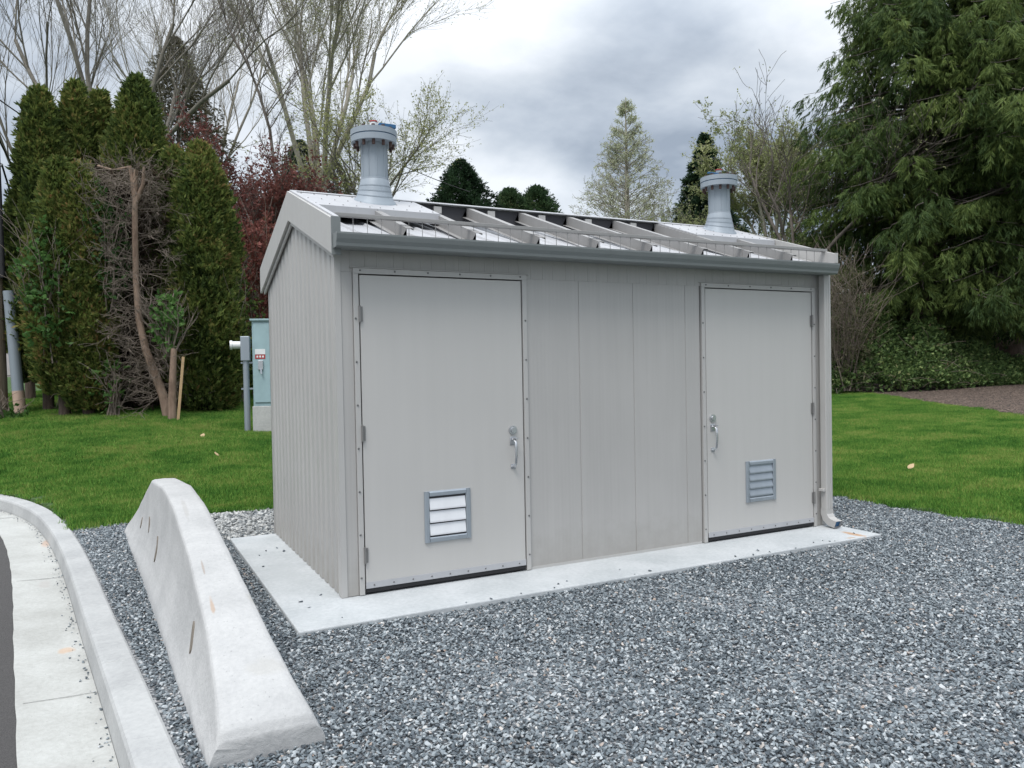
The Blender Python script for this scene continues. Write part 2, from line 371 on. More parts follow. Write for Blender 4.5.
# grass patches
t = NT('grass_blade'); rnd = t.n('ShaderNodeObjectInfo').outputs['Random']
tn = t.n('ShaderNodeAttribute', attribute_name='tint').outputs['Fac']
geo = t.n('ShaderNodeNewGeometry').outputs['Position']
big = t.n('ShaderNodeTexNoise', {'Vector': geo, 'Scale': 1.1, 'Detail': 6., 'Roughness': .68}).outputs['Fac']
f = t.math('ADD', t.math('MULTIPLY', tn, .30), t.math('ADD', t.math('MULTIPLY', rnd, .12), t.math('MULTIPLY', big, .75)))
c = t.ramp(f, [(.40, (.032, .100, .018)), (.54, (.082, .210, .034)), (.67, (.170, .300, .055)), (.78, (.28, .29, .09))])
M['grass'] = t.set(Base_Color=c, Roughness=.7, Specular_IOR_Level=.08)
def patch(seed, w, nb, hmin, hmax, bw):
    g = np.random.default_rng(seed); x = g.uniform(-w/2, w/2, nb); y = g.uniform(-w/2, w/2, nb); h = g.uniform(hmin, hmax, nb)
    a = g.uniform(0, 2*PI, nb); lean = g.uniform(.1, .9, nb)*h; la = g.uniform(0, 2*PI, nb)
    b0 = np.stack([x-np.cos(a)*bw/2, y-np.sin(a)*bw/2, np.full(nb, -.01)], -1); b1 = np.stack([x+np.cos(a)*bw/2, y+np.sin(a)*bw/2, np.full(nb, -.01)], -1)
    tp = np.stack([x+np.cos(la)*lean, y+np.sin(la)*lean, h], -1)
    V = np.stack([b0, b1, tp], 1).reshape(-1, 3); me = bpy.data.meshes.new('grass_patch')
    me.vertices.add(len(V)); me.vertices.foreach_set('co', V.astype(np.float32).ravel()); me.loops.add(len(V)); me.loops.foreach_set('vertex_index', np.arange(len(V), dtype=np.int32))
    me.polygons.add(nb); me.polygons.foreach_set('loop_start', np.arange(0, 3*nb, 3, dtype=np.int32))
    at = me.attributes.new('tint', 'FLOAT', 'POINT'); at.data.foreach_set('value', np.repeat(g.uniform(0, 1, nb), 3).astype(np.float32)); me.update(calc_edges=True)
    return me
gp = proto_coll('grass_patch', [patch(100+i, .30, 520, .02, .055, .007) for i in range(6)], M['grass'])
CH = np.array([CHP for CHP in CHPTS])   # wood-chip ground
a1, b1 = jgrid(-9, 6.4, 3.8, 19, .14); a2, b2 = jgrid(5.9, 17, -2.6, 12, .14)
a = np.r_[a1, a2]; b_ = np.r_[b1, b2]
ok = (~inside(a, b_, GP)) & (seg_dist(a, b_, GP) > np.where(a < -1.72, .13, .05)) & ~inside(a, b_, CH)
ok &= ~((a > 1.6) & (a < 5.9) & (b_ > 3.8) & (b_ < 12))
a, b_ = a[ok], b_[ok]
scatter('grass', np.stack([a, b_, H(a, b_)-.004], -1), gp, .8, 1.25, M['grass'], tilt=.05, label='short mown green grass of the lawn', cat='grass')

# wood-chip sheet
t = NT('wood_chips'); vv = t.n('ShaderNodeTexVoronoi', {'Vector': t.mapping((18, 26, 18)), 'Scale': 1.5}); t.bump(vv.outputs['Distance'], .06, 1)
M['chips'] = t.set(Base_Color=t.ramp(t.n('ShaderNodeSeparateColor', {0: vv.outputs['Color']}).outputs[0], [(0, (.035, .025, .02)), (.5, (.11, .075, .058)), (1, (.30, .225, .175))]), Roughness=.9)
xs = np.arange(8.5, 40, .2); ys = np.arange(-5, 20, .2); X, Y = np.meshgrid(xs, ys); Z = H(X, Y)+np.where(inside(X, Y, CH), .03, -.15)
V = np.stack([X, Y, Z], -1).reshape(-1, 3); idx = np.arange(X.size).reshape(X.shape)
ch = np_mesh('wood_chip_ground', V, np.stack([idx[:-1, :-1], idx[:-1, 1:], idx[1:, 1:], idx[1:, :-1]], -1).reshape(-1, 4), M['chips'], smooth=True); ch['kind'] = 'structure'
# ------------------------------------------------------------------ concrete slab
o = MB().box(-.40, 4.62, -.535, 2.42, -.16, 0).build('concrete_slab', M['slab'], bev=.008)
tag(o, 'pale concrete slab with a rust stain, carrying the grey metal hut', 'concrete slab')

# ------------------------------------------------------------------ the hut
W, LX = 2.46, 4.55
hut = thing('metal_hut', 'grey metal clad utility hut with two doors and an unfinished raised roof frame', 'utility building')
WT = 2.46
# front wall: boards between doors + header; V grooves as real gaps
def grooved(x0, x1, z0, z1, seams, g=.005, d=.005):
    pts = [(x0, .06), (x0, 0)]
    for s_ in seams: pts += [(s_-g, 0), (s_-g*.4, d), (s_+g*.4, d), (s_+g, 0)]
    pts += [(x1, 0), (x1, .06)]
    return pts
front = MB()
front.prism(grooved(1.425, 3.075, 0, 0, [1.884, 2.394, 2.923]), 'z', .004, 2.17)
front.prism([(0, .06), (0, 0), (.112, 0), (.112, .06)], 'z', .004, 2.17)
front.prism([(4.435, .06), (4.435, 0), (4.55, 0), (4.55, .06)], 'z', .004, 2.17)
front.prism(grooved(0, 4.55, 0, 0, [.10+.098*i+.012*math.sin(i*2.7) for i in range(45)], .0035, -.0025), 'z', 2.171, 2.43)
front.build('wall', M['wall'], hut)
# base trim under the wall panels
MB().box(1.43, 3.07, -.004, .05, .0, .02).build('base_trim', M['trim'], hut)
# side walls with vertical ribs (box-rib profile), gable cut at the roof line
def rib_side(x, sgn, name, mat):
    n = 17; st = W/n; prof = []
    for i in range(n):
        y = i*st
        prof += [(y, 0), (y+st*.42, 0), (y+st*.50, .012), (y+st*.86, .012), (y+st*.94, 0)]
    prof.append((W, 0))
    b = MB(); top = lambda y: 2.42+.335*(y if y < W/2 else W-y)
    va = [b.bm.verts.new((x+sgn*(-d), y, .003)) for y, d in prof]; vb = [b.bm.verts.new((x+sgn*(-d), y, top(y))) for y, d in prof]
    va2 = [b.bm.verts.new((x+sgn*(-.04), y, .003)) for y, d in prof]; vb2 = [b.bm.verts.new((x+sgn*(-.04), y, top(y))) for y, d in prof]
    for i in range(len(prof)-1):
        b.bm.faces.new((va[i], va[i+1], vb[i+1], vb[i])); b.bm.faces.new((va2[i+1], va2[i], vb2[i], vb2[i+1])); b.bm.faces.new((vb[i], vb[i+1], vb2[i+1], vb2[i]))
    return b.build(name, mat, hut)
rib_side(0, -1, 'wall', M['side']); rib_side(LX, 1, 'wall', M['side'])
MB().box(0, LX, W-.05, W, .003, 2.42).build('wall', M['side'], hut)
MB().box(-.006, .034, -.006, .0, .003, 2.42).box(-.006, 0, .0, .07, .003, 2.42).build('corner_trim', M['trim'], hut)
MB().box(LX-.05, LX+.006, -.006, .0, .003, 2.42).box(LX, LX+.006, .0, .07, .003, 2.42).build('corner_trim', M['trim'], hut)

# doors ------------------------------------------------------------
def make_door(x0, x1, hinge_left, seed):
    z0, z1 = .042, 2.155
    fr = MB(); w = .040
    fx0, fx1 = x0-w, x1+w
    fr.box(fx0, x0-.004, -.016, .05, .004, z1+.004); fr.box(x1+.004, fx1, -.016, .05, .004, z1+.004); fr.box(fx0, fx1, -.0165, .05, z1+.0045, z1+w+.002)
    fr.box(fx0-.02, fx1+.02, -.026, 0, z1+w+.003, z1+w+.008)       # drip edge
    frame = fr.build('door_frame', M['trim'], hut, bev=.002)
    scr = []
    for zz_ in np.arange(.12, 2.15, .29): scr += [(fx0+.013, zz_), (fx1-.013, zz_)]
    for xx in np.linspace(fx0+.05, fx1-.05, 6): scr.append((xx, z1+.026))
    for (sx, sz) in scr:
        MB().cyl((sx, -.016, sz), (sx, -.0215, sz), .0075, .005, 10).build('screw', M['screw'], frame)
    MB().box(x0+.002, x1-.002, .012, .03, .02, z1-.002).build('shadow_gap', M['gap'], hut)
    d = MB().box(x0+.005, x1-.005, -.010, .011, z0+.02, z1-.004).build('door', M['door'], hut, bev=.002)
    sw = MB().box(x0+.004, x1-.004, -.016, -.0105, z0+.002, z0+.045).build('door_sweep', M['roof'], d)
    MB().box(x0+.004, x1-.004, -.012, .0, .016, z0+.0015).build('rubber_seal', M['black'], d)
    for xx in np.linspace(x0+.06, x1-.06, 9):
        MB().cyl((xx, -.016, z0+.022), (xx, -.020, z0+.022), .006, .004, 8).build('screw', M['screw'], d)
    hx = x0 if hinge_left else x1
    for hz in (1.89, 1.09, .27):
        hg = MB().cyl((hx, -.022, hz-.055), (hx, -.022, hz+.055), .0085, n=12).box(hx-.004 if hinge_left else hx-.022, hx+.022 if hinge_left else hx+.004, -.017, -.0115, hz-.05, hz+.05)
        hg.build('hinge', M['hinge'], d, smooth=True)
    kx = x1-.095 if hinge_left else x0+.065
    MB().cyl((kx, -.010, 1.055), (kx, -.022, 1.055), .034, .032, 24).cyl((kx, -.022, 1.055), (kx, -.034, 1.055), .021, .019, 20).build('deadbolt', M['steel'], d, smooth=True)
    h = MB(); h.box(kx-.024, kx+.024, -.014, -.0101, .945, 1.005, .001)
    h.box(kx-.020, kx+.020, -.014, -.0102, .770, .805, .001)
    path = [(-.012, .985), (-.045, .985), (-.062, .965), (-.066, .93), (-.064, .86), (-.056, .81), (-.040, .787), (-.012, .785)]
    rings = []
    for i, (py, pz) in enumerate(path):
        a_ = path[max(0, i-1)]; c_ = path[min(len(path)-1, i+1)]; dy, dz = c_[0]-a_[0], c_[1]-a_[1]; l = math.hypot(dy, dz); dy, dz = dy/l, dz/l
        rings.append([(kx+.010*math.cos(q_), py+dz*.007*math.sin(q_), pz-dy*.007*math.sin(q_)) for q_ in np.linspace(0, 2*PI, 11)[:-1]])
    h.loft(rings); h.box(kx-.012, kx+.012, -.075, -.030, .992, 1.000, .001)
    h.build('handle', M['steel'], d, smooth=True)
    # louvre
    lx = x0+.430 if hinge_left else x0+.43
    lw, lz0, lz1 = .35, .302, .660
    lx0, lx1 = (lx, lx+lw)
    fl = MB()
    prof = [(0, -.0102), (0, -.020), (.010, -.026), (.030, -.026), (.036, -.020), (.036, -.0102)]
    def bar(ax, p0, p1, flip, base):
        pts = [(base+(o_ if not flip else -o_), y_) for o_, y_ in prof]
        if ax == 'v': fl.prism([(x_, y_) for x_, y_ in pts], 'z', p0, p1)
        else:
            fl.prism([(y_, x_) for x_, y_ in pts], 'x', p0, p1)
    bar('v', lz0, lz1, False, lx0); bar('v', lz0, lz1, True, lx1); bar('h', lx0+.0362, lx1-.0362, False, lz0); bar('h', lx0+.0362, lx1-.0362, True, lz1)
    lo = fl.build('louvre', M['galv2'], d)
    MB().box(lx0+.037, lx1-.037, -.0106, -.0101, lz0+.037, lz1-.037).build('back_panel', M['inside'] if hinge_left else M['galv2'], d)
    n = 3 if hinge_left else 4
    zs = np.linspace(lz0+.045, lz1-.045, n+1)
    for i in range(n):
        h0 = zs[i+1]-zs[i]
        a_ = [(-.0245, zs[i]+.004), (-.0245, zs[i]+.014), (-.012, zs[i]+h0*.92), (-.0112, zs[i]+h0*.92), (-.0112, zs[i]+h0*.9), (-.021, zs[i]+.004)]
        MB().prism(a_, 'x', lx0+.038, lx1-.040).build('slat', M['slat'] if hinge_left else M['galv2'], d)
    return d
make_door(.155, 1.383, True, 1); make_door(3.129, 4.385, False, 2)

# roof ---------------------------------------------------------------
RS = .356
rt = lambda y: 2.502+RS*(y if y < 1.23 else 2.46-y)          # rafter top line
dk = lambda y: 2.414+.305*(y if y < 1.23 else 2.46-y)          # deck surface
yr = 1.23
# deck: standing ribs on both slopes
dp = []; x = .0
b = MB()
for (ya, yb) in ((-.10, yr), (2.56, yr)):
    prof = []; x = -.02
    while x < 4.57:
        prof += [(x, 0), (x+.012, .016), (x+.026, .016), (x+.038, 0)]; x += .2
    prof.append((4.59, 0))
    r0 = [b.bm.verts.new((px_, ya, dk(ya)+pz_)) for px_, pz_ in prof]; r1 = [b.bm.verts.new((px_, yb, dk(yb)+pz_)) for px_, pz_ in prof]
    r2 = [b.bm.verts.new((px_, ya, dk(ya)-.02)) for px_, pz_ in prof]; r3 = [b.bm.verts.new((px_, yb, dk(yb)-.02)) for px_, pz_ in prof]
    for i in range(len(prof)-1):
        b.bm.faces.new((r0[i], r0[i+1], r1[i+1], r1[i])); b.bm.faces.new((r2[i], r2[i+1], r3[i+1], r3[i])); b.bm.faces.new((r0[i], r0[i+1], r2[i+1], r2[i]))
b.build('roof_deck', M['roof'], hut)
# rafters : Z profiles
XR = [.47, .985, 1.50, 2.02, 2.53, 3.055, 3.56, 4.07]
def rafter(x, ya, yb):
    b = MB(); r = []
    for y in (ya, yb):
        z = rt(y)
        # cross-section in x-z : top flange towards +x, web, bottom flange towards -x
        sec = [(x, z), (x+.055, z), (x+.055, z-.014), (x+.051, z-.014), (x+.051, z-.004), (x+.004, z-.004), (x+.004, z-.083), (x-.04, z-.083), (x-.04, z-.087), (x, z-.087)]
        r.append([(px_, y, pz_) for px_, pz_ in sec])
    b.loft(r); return b
for x in XR:
    rafter(x, -.085, yr-.012).build('rafter', M['rafter'], hut)
    rafter(x, 2.5, yr+.012).build('rafter', M['rafter'], hut)
# brackets hanging at the ridge inside the open bays
MB().box(.0, 4.57, yr-.006, yr+.006, dk(yr)+.02, rt(yr)-.006).build('ridge_shade_strip', M['inside'], hut)  # near-black strip puts the shade of the open ridge into colour
for x in XR[1:6]:
    MB().box(x+.20, x+.27, yr-.035, yr-.0065, rt(yr)-.075, rt(yr)-.018).build('bracket', M['trim'], hut)
# eave bar + wire pickets
MB().box(.005, 4.60, -.012, .030, rt(0)+.032, rt(0)+.056).build('eave_bar', M['rafter'], hut, bev=.002)
pk = MB().box(-.0018, .0018, -.004, .0, dk(0)-.01, rt(0)+.0318).build('wire_picket', M['rafter'], hut); pk.location.x = .03
for i in range(1, 47):
    c_ = pk.copy(); C.objects.link(c_); c_.parent = hut; c_.location.x = .03+.098*i
# cover panels
def cover(x0, x1, ya, yb, name='cover_panel'):
    b = MB(); r = []
    for y in (ya, yb):
        z = rt(y)+.003; r.append([(x0, y, z), (x1, y, z), (x1, y, z+.012), (x0, y, z+.012)])
    b.loft(r)
    if ya < yr and yb <= yr+.001:       # folded lip at the lower edge
        z = rt(ya); b.box(x0, x1, ya-.003, ya, z-.062, z+.015)
    return b.build(name, M['roof'], hut)
lips = []
for (x0, x1) in ((.0, .49), (.492, 1.0), (3.585, 4.09), (4.092, 4.565)):
    cover(x0, x1, .60, yr-.002)
for i, (x0, x1) in enumerate(zip([0.]+XR, XR+[4.565])): cover(x0+.001, x1-.001, 2.56, yr+.002)
# ridge cap strip
MB().prism([(yr-.045, rt(yr)+.002), (yr, rt(yr)+.019), (yr+.07, rt(yr)-.004), (yr+.07, rt(yr)-.001+.003), (yr, rt(yr)+.024), (yr-.045, rt(yr)+.007)], 'x', .0, 4.565).build('ridge_cap', M['roof'], hut)
# screws on the covers
scs = []
for (x0, x1) in ((.0, .49), (.492, 1.0), (3.585, 4.09), (4.092, 4.565)):
    for xx in np.linspace(x0+.04, x1-.04, 5):
        for yy in (.66, .9, 1.14): scs.append((xx, yy, rt(yy)+.0153))
ps = MB().cyl((0, 0, 0), (0, 0, .005), .006, .004, 8).build('panel_screw', M['screw'], hut); ps.location = scs[0]
for c0 in scs[1:]:
    c_ = ps.copy(); C.objects.link(c_); c_.parent = hut; c_.location = c0
# barge boards
bt = lambda y: 2.540+.335*(y if y < yr else W-y)
def barge(x0, x1, ya, yb, depth, name, zoff=0, mat='trim'):
    b = MB(); r = []
    for y in (ya, yb):
        z = bt(y)+zoff; r.append([(x0, y, z-depth), (x1, y, z-depth), (x1, y, z), (x0, y, z)])
    b.loft(r); return b.build(name, M[mat], hut, bev=.003)
for (ya, yb) in ((-.115, yr), (2.575, yr)):
    barge(-.050, -.030, ya, yb, .235, 'barge_board')
    barge(-.0298, .004, ya+.0, yb, .018, 'barge_cap', .012, 'roof')
    barge(4.576, 4.60, ya, yb, .125, 'barge_board')
    s_ = 1 if ya < yr else -1
    barge(-.028, -.012, ya+s_*.06, yb, .045, 'rake_trim', -.225)
MB().box(-.05, .01, -.128, -.1155, bt(-.1)-.245, bt(-.1)).build('barge_end', M['gutter'], hut)
MB().box(4.572, 4.602, -.128, -.1155, bt(-.1)-.09, bt(-.1)).build('barge_end', M['trim'], hut)
# gutter: K style
gz = 2.393
gp_ = [(-.10, gz-.092), (-.198, gz-.092), (-.208, gz-.084), (-.211, gz-.066), (-.224, gz-.040), (-.232, gz-.012), (-.232, gz), (-.224, gz), (-.224, gz-.012), (-.218, gz-.036), (-.206, gz-.064), (-.202, gz-.08), (-.196, gz-.087), (-.106, gz-.087), (-.106, gz), (-.10, gz)]
gut = MB().prism(gp_, 'x', -.040, 4.50).build('gutter', M['gutter'], hut)
endp = [(-.10, gz-.092), (-.198, gz-.092), (-.208, gz-.084), (-.211, gz-.066), (-.224, gz-.040), (-.232, gz-.012), (-.232, gz), (-.10, gz)]
MB().prism(endp, 'x', -.0425, -.0401).build('end_cap', M['gutter'], gut); MB().prism(endp, 'x', 4.5001, 4.503).build('end_cap', M['gutter'], gut)
MB().prism([(-.0995, 2.312), (-.0995, 2.365), (-.001, 2.40), (-.001, 2.312)], 'x', .002, 4.57).build('eave_board', M['gutter'], hut)
# downspout
ds = MB(); dx0, dx1 = 4.452, 4.534; dy0, dy1 = -.100, -.034
ds.box(dx0, dx1, dy0, dy1, .16, 2.305, .006)
for k in (.33, .66): ds.box(dx0+(dx1-dx0)*k-.004, dx0+(dx1-dx0)*k+.004, dy0-.003, dy0+.001, .17, 2.32)
spout = ds.build('downspout', M['trim'], hut)
path = [((dy0+dy1)/2, .165, 0), ((dy0+dy1)/2, .12, .12), ((dy0+dy1)/2-.022, .078, .55), ((dy0+dy1)/2-.065, .052, .95), ((dy0+dy1)/2-.125, .040, 1.2)]
def ering(y, z, a_, k=1.):
    hx_ = (dx1-dx0)/2*k; hy = (dy1-dy0)/2*k; cx = (dx0+dx1)/2
    c_, s_ = math.cos(a_), math.sin(a_)
    return [(cx+sx*hx_, y+sy*hy*c_, z+sy*hy*s_*-1) for sx, sy in ((-1, -1), (1, -1), (1, 1), (-1, 1))]
b = MB(); b.loft([ering(*q_, 1.03) for q_ in path], caps=False)
b.loft([ering(*q_, .95) for q_ in path], caps=False); el = b.build('elbow', M['trim'], spout)
MB().loft([ering(path[-1][0]+.03, path[-1][1]+.004, 1.2, .93), ering(path[-1][0]+.02, path[-1][1]+.004, 1.2, .93)]).build('outlet', M['blue'], spout)
MB().box(dx0-.03, dx0, dy0+.01, dy1, .33, .355, .003).build('bracket', M['trim'], spout)

# vent stacks
def vent(x, y, rot, lever):
    zb = rt(y)+.015
    ztop = 3.435 if x < 2 else 3.40
    v = MB().cyl((x, y, zb-.05), (x, y, ztop-.07), .104, n=40)
    stack = v.build('vent_stack', M['galv'], hut, smooth=True)
    b = MB()
    for k in range(10):          # pressed vertical seams
        a_ = k*PI/5+rot; b.cyl((x+.1045*math.cos(a_), y+.1045*math.sin(a_), zb+.18), (x+.1045*math.cos(a_), y+.1045*math.sin(a_), ztop-.09), .004, n=6)
    b.build('seam', M['galv'], stack)
    # flared flashing, follows the roof slope
    rings = []
    for (r_, hz) in ((.168, .0), (.164, .010), (.148, .022), (.128, .10), (.114, .165), (.1085, .172)):
        fl_ = 1-hz/.172; ring = []
        for q_ in np.linspace(0, 2*PI, 41)[:-1]:
            yy = r_*math.sin(q_); ring.append((x+r_*math.cos(q_), y+yy, zb+hz+RS*yy*fl_))
        rings.append(ring)
    b = MB(); b.loft(rings, caps=False)
    for hz in (.05, .085, .12): 
        r_ = np.interp(hz, (.022, .10, .165), (.148, .128, .114))+.003
        b.loft([[(x+r_*math.cos(q_), y+r_*math.sin(q_), zb+hz+dz_+RS*r_*math.sin(q_)*(1-hz/.172)) for q_ in np.linspace(0, 2*PI, 41)[:-1]] for dz_ in (-.003, .003)], caps=False)
    b.build('flashing', M['galv'], stack, smooth=True)
    rg = MB().cyl((x, y, zb+.168), (x, y, zb+.180), .112, n=40); rg.build('storm_collar', M['galv2'], stack, smooth=True)
    MB().cyl((x, y, ztop-.100), (x, y, ztop-.052), .182, n=48).build('flange', M['galv'], stack, smooth=True)
    MB().cyl((x, y, ztop-.0518), (x, y, ztop-.0442), .176, n=48).build('gasket', M['blue'], stack, smooth=True)
    MB().cyl((x, y, ztop-.044), (x, y, ztop), .184, n=48).build('flange', M['galv'], stack, smooth=True)
    for k in range(12):
        a_ = k*PI/6+rot; cx, cy = x+.152*math.cos(a_), y+.152*math.sin(a_)
        MB().cyl((cx, cy, ztop-.140), (cx, cy, ztop-.1002), .013, n=6).build('bolt', M['bolt'], stack)
        MB().cyl((cx, cy, ztop+.0002), (cx, cy, ztop+.018), .015, n=6).build('bolt_head', M['bolt'], stack)
    MB().cyl((x, y, ztop+.0003), (x, y, ztop+.05), .024, n=16).cyl((x, y, ztop+.05), (x, y, ztop+.075), .03, n=8).build('cap_plug', M['white'] if lever else M['galv'], stack, smooth=True)
    MB().cyl((x, y, ztop+.0755), (x, y, ztop+.085), .034, n=8).build('red_cap', M['red'], stack)
    if lever: MB().box(x+.03, x+.17, y-.06, y-.02, ztop+.030, ztop+.062, .004).build('lever', M['blue'], stack)
    else: MB().box(x-.17, x-.04, y-.05, y-.02, ztop+.022, ztop+.038, .004).build('lever', M['blue'], stack)
vent(.60, 1.0, .2, True); vent(4.20, .98, .4, False)

# ------------------------------------------------------------------ road barrier
def wprof(z):     # half width against height over the ground
    return np.interp(z, [0, .06, .12, .22, .34, .55, .72], [.232, .232, .200, .165, .135, .112, .100])
ys = np.concatenate([np.linspace(-1.90, -1.78, 6), np.linspace(-1.70, 3.2, 46), np.linspace(3.28, 3.40, 6)])
hh = np.interp(ys, [-1.90, -1.885, -1.86, -1.23, -.81, -.29, .35, 1.0, 1.9, 2.4, 2.8, 3.34, 3.38, 3.40], [.125, .155, .175, .37, .485, .60, .725, .77, .72, .55, .40, .16, .14, .10])
rings = []
for y, h in zip(ys, hh):
    cx = -.803-.042*(y+1.9); r = []; n = 12
    ends = 1-.03*max(0, 1-min(y+1.90, 3.40-y)/.02)
    zc = [(h-.03)*u for u in (0, .12, .25, .4, .55, .7, .85, 1.)]+[h-.018, h-.008, h]
    ww = []
    for k, z in enumerate(zc):
        w_ = float(wprof(z))
        c_ = max(0, (z-(h-.028))/.028)
        w_ -= .026*(1-math.sqrt(max(0, 1-c_*c_)))
        ww.append(max(.02, w_)*ends)
    L_ = [(cx-w_, y+.03*random.uniform(-.1, .1), -.065+z) for w_, z in zip(ww, zc)]
    R_ = [(cx+w_, y, -.065+z) for w_, z in zip(ww, zc)]
    top = [(cx-ww[-1]*.5, y, -.063+h), (cx, y, -.061+h), (cx+ww[-1]*.5, y, -.063+h)]
    rings.append(L_+top+R_[::-1])
b = MB(); b.loft(rings); o = b.build('concrete_barrier', M['barrier'], smooth=True)
o.modifiers.remove(o.modifiers[0]); sub = o.modifiers.new('sub', 'SUBSURF'); sub.subdivision_type = 'SIMPLE'; sub.levels = 2; sub.render_levels = 2
t_ = bpy.data.textures.new('rough', 'CLOUDS'); t_.noise_scale = .22; dm = o.modifiers.new('disp', 'DISPLACE'); dm.texture = t_; dm.strength = .007; dm.mid_level = .5; es_ = o.modifiers.new('edge', 'EDGE_SPLIT'); es_.split_angle = .75
tag(o, 'white concrete road barrier with sloped ends standing on gravel beside the kerb', 'concrete barrier')
M['slot'] = plain('dark_slot', (.17, .15, .125), .95)
# slots on its road side: raised dark shapes, recess shade put into colour
for (y, z, l, tl) in ((-.93, .26, .13, .9), (1.05, .32, .17, .5), (1.75, .38, .12, .5), (2.35, .30, .09, .5)):
    cx = -.79-.045*(y+1.9)-float(wprof(z))-.001
    rings = []
    for u in np.linspace(-1, 1, 9):
        w_ = .022*math.sqrt(max(0, 1-u*u))+.001
        yy = y+u*l*tl*.4; z_ = z+u*l*.5; cx_ = -.803-.042*(yy+1.9)-float(wprof(z_))
        rings.append([(cx_-.008, yy-w_, z_-.065), (cx_-.008, yy+w_, z_-.065), (cx_+.03, yy+w_, z_-.065), (cx_+.03, yy-w_, z_-.065)])
    MB().loft(rings).build('form_slot', M['slot'], o)

# ------------------------------------------------------------------ electrical cabinet behind the hut
fw = np.array([_f[0], _f[1]])
def at(px, D):      # ground point in the direction of a photo column at forward distance D
    l = (px-512)/FPX*D; x = CAM[0]+_f[0]*D+_r[0]*l; y = CAM[1]+_f[1]*D+_r[1]*l
    return float(x), float(y), float(H(x, y))
cx, cy, cz = at(253, 14.3)
cab = thing('electrical_cabinet', 'pale teal electrical cabinet on a concrete plinth, partly behind the hut', 'electrical cabinet', (cx, cy, cz), -.30)
MB().box(-.02, 1.3, -.0, .55, -.2, .49).build('plinth', M['plinth'], cab, bev=.01)
MB().box(0, 1.2, .02, .5, .492, 2.06).build('body', M['teal'], cab, bev=.006)
MB().box(-.03, 1.23, -.03, .53, 2.061, 2.095).build('lid', M['teal'], cab, bev=.004)
cdoor = MB().box(.03, 1.17, -.002, .0185, .56, 2.01).build('door', M['teal'], cab, bev=.004)
MB().box(.30, .80, -.006, -.0025, .80, .815).build('rail', M['teal'], cdoor)
MB().box(.05, .23, -.006, -.0025, 1.36, 1.44).build('red_label', M['red'], cdoor)
MB().box(.05, .23, -.006, -.0025, 1.445, 1.54).build('white_label', M['white'], cdoor)
for k in range(3): MB().box(.075+.05*k, .105+.05*k, -.0085, -.0065, 1.385, 1.42).build('lettering', M['white'], cdoor)
MB().box(.10, .19, -.03, -.0025, 1.16, 1.33, .005).cyl((.15, -.03, 1.18), (.16, -.045, 1.08), .018, n=10).build('handle', M['steel'], cdoor)
cond = thing('conduit_riser', 'grey conduit riser with junction box and white capped pipe beside the teal cabinet', 'conduit', (cx, cy, cz), -.30)
cond.location = (cx, cy, cz)
MB().cyl((-.13, .10, -.1), (-.13, .10, 1.33), .055, n=16).build('pipe', M['galv2'], cond, smooth=True)
MB().box(-.21, -.05, .02, .18, 1.33, 1.78, .01).build('junction_box', M['galv2'], cond)
MB().cyl((-.21, .10, 1.62), (-.36, .08, 1.62), .07, n=16).cyl((-.36, .08, 1.62), (-.40, .075, 1.62), .085, n=16).build('pipe_cap', M['white'], cond, smooth=True)
MB().box(-.22, .0, .09, .12, .80, .83).box(-.22, .0, .09, .12, 1.28, 1.31).build('strap', M['galv2'], cond)

# ------------------------------------------------------------------ utility pole, conduit guard, wires
wt = NT('weathered_wood'); n = wt.noise(1, 6, .7, vec=wt.mapping((25, 25, 1.2))); wt.bump(n, .02, .8)
M['pole'] = wt.set(Base_Color=wt.ramp(n, [(.3, (.10, .075, .05)), (.7, (.26, .21, .15))]), Roughness=.9)
px_, py_, pz_ = at(-3, 16.6)
pole = thing('utility_pole', 'weathered wooden utility pole at the left edge', 'utility pole', (px_, py_, pz_))
MB().cyl((0, 0, -.3), (-.05, 0, 9.5), .20, .15, n=20).build('pole_shaft', M['pole'], pole, smooth=True)
MB().cyl((.18, -.16, 2.9), (.14, -.12, 6.7), .055, .045, n=10).cyl((.14, -.12, 6.7), (.02, -.12, 9.2), .045, n=10).build('cable', M['black'], pole, smooth=True)
for z in (3.4, 4.3, 5.3): MB().cyl((-.01, 0, z), (-.01, 0, z+.03), .245, n=20, cap=False).build('band', M['white'], pole)
guard = MB().cyl((.42, -.20, 0.), (.28, -.18, 2.62), .115, .11, n=14).build('conduit_guard', M['galv'], pole, smooth=True)
MB().cyl((.423, -.2005, .0), (.396, -.198, .5), .118, .118, n=14).build('base_sleeve', plain('faded_orange', (.50, .36, .28)), guard, smooth=True)
def wire(p0, p1, sag, r, label):
    p0, p1 = Vector(p0), Vector(p1); b = MB(); rings = []
    d = (p1-p0).normalized(); s_ = d.cross(Vector((0, 0, 1))).normalized(); u_ = s_.cross(d)
    for i in range(25):
        k = i/24; c_ = p0.lerp(p1, k)-Vector((0, 0, sag*4*k*(1-k)))
        rings.append([c_+(s_*math.cos(q_)+u_*math.sin(q_))*r for q_ in (0, PI/2, PI, 1.5*PI)])
    b.loft(rings); return tag(b.build('overhead_wire', M['black']), label, 'wire', 'overhead wires from the utility pole')
def P3(px, py, D):
    l = (px-512)/FPX*D; u = (384-py)/FPX*D; v = CAM+_f*D+_r*l+_u*u; return tuple(v)
wire(P3(-3, 98, 16.6), P3(110, 150, 30), .3, .018, 'thin dark wire sloping from the pole towards the hedge tops, upper one')
wire(P3(-1, 140, 16.6), P3(60, 250, 24), .1, .018, 'thin dark wire dropping steeply from the pole into the hedge, middle one')
wire(P3(2, 165, 16.6), P3(22, 225, 18), .05, .02, 'short thick dark wire dropping beside the pole, lowest one')
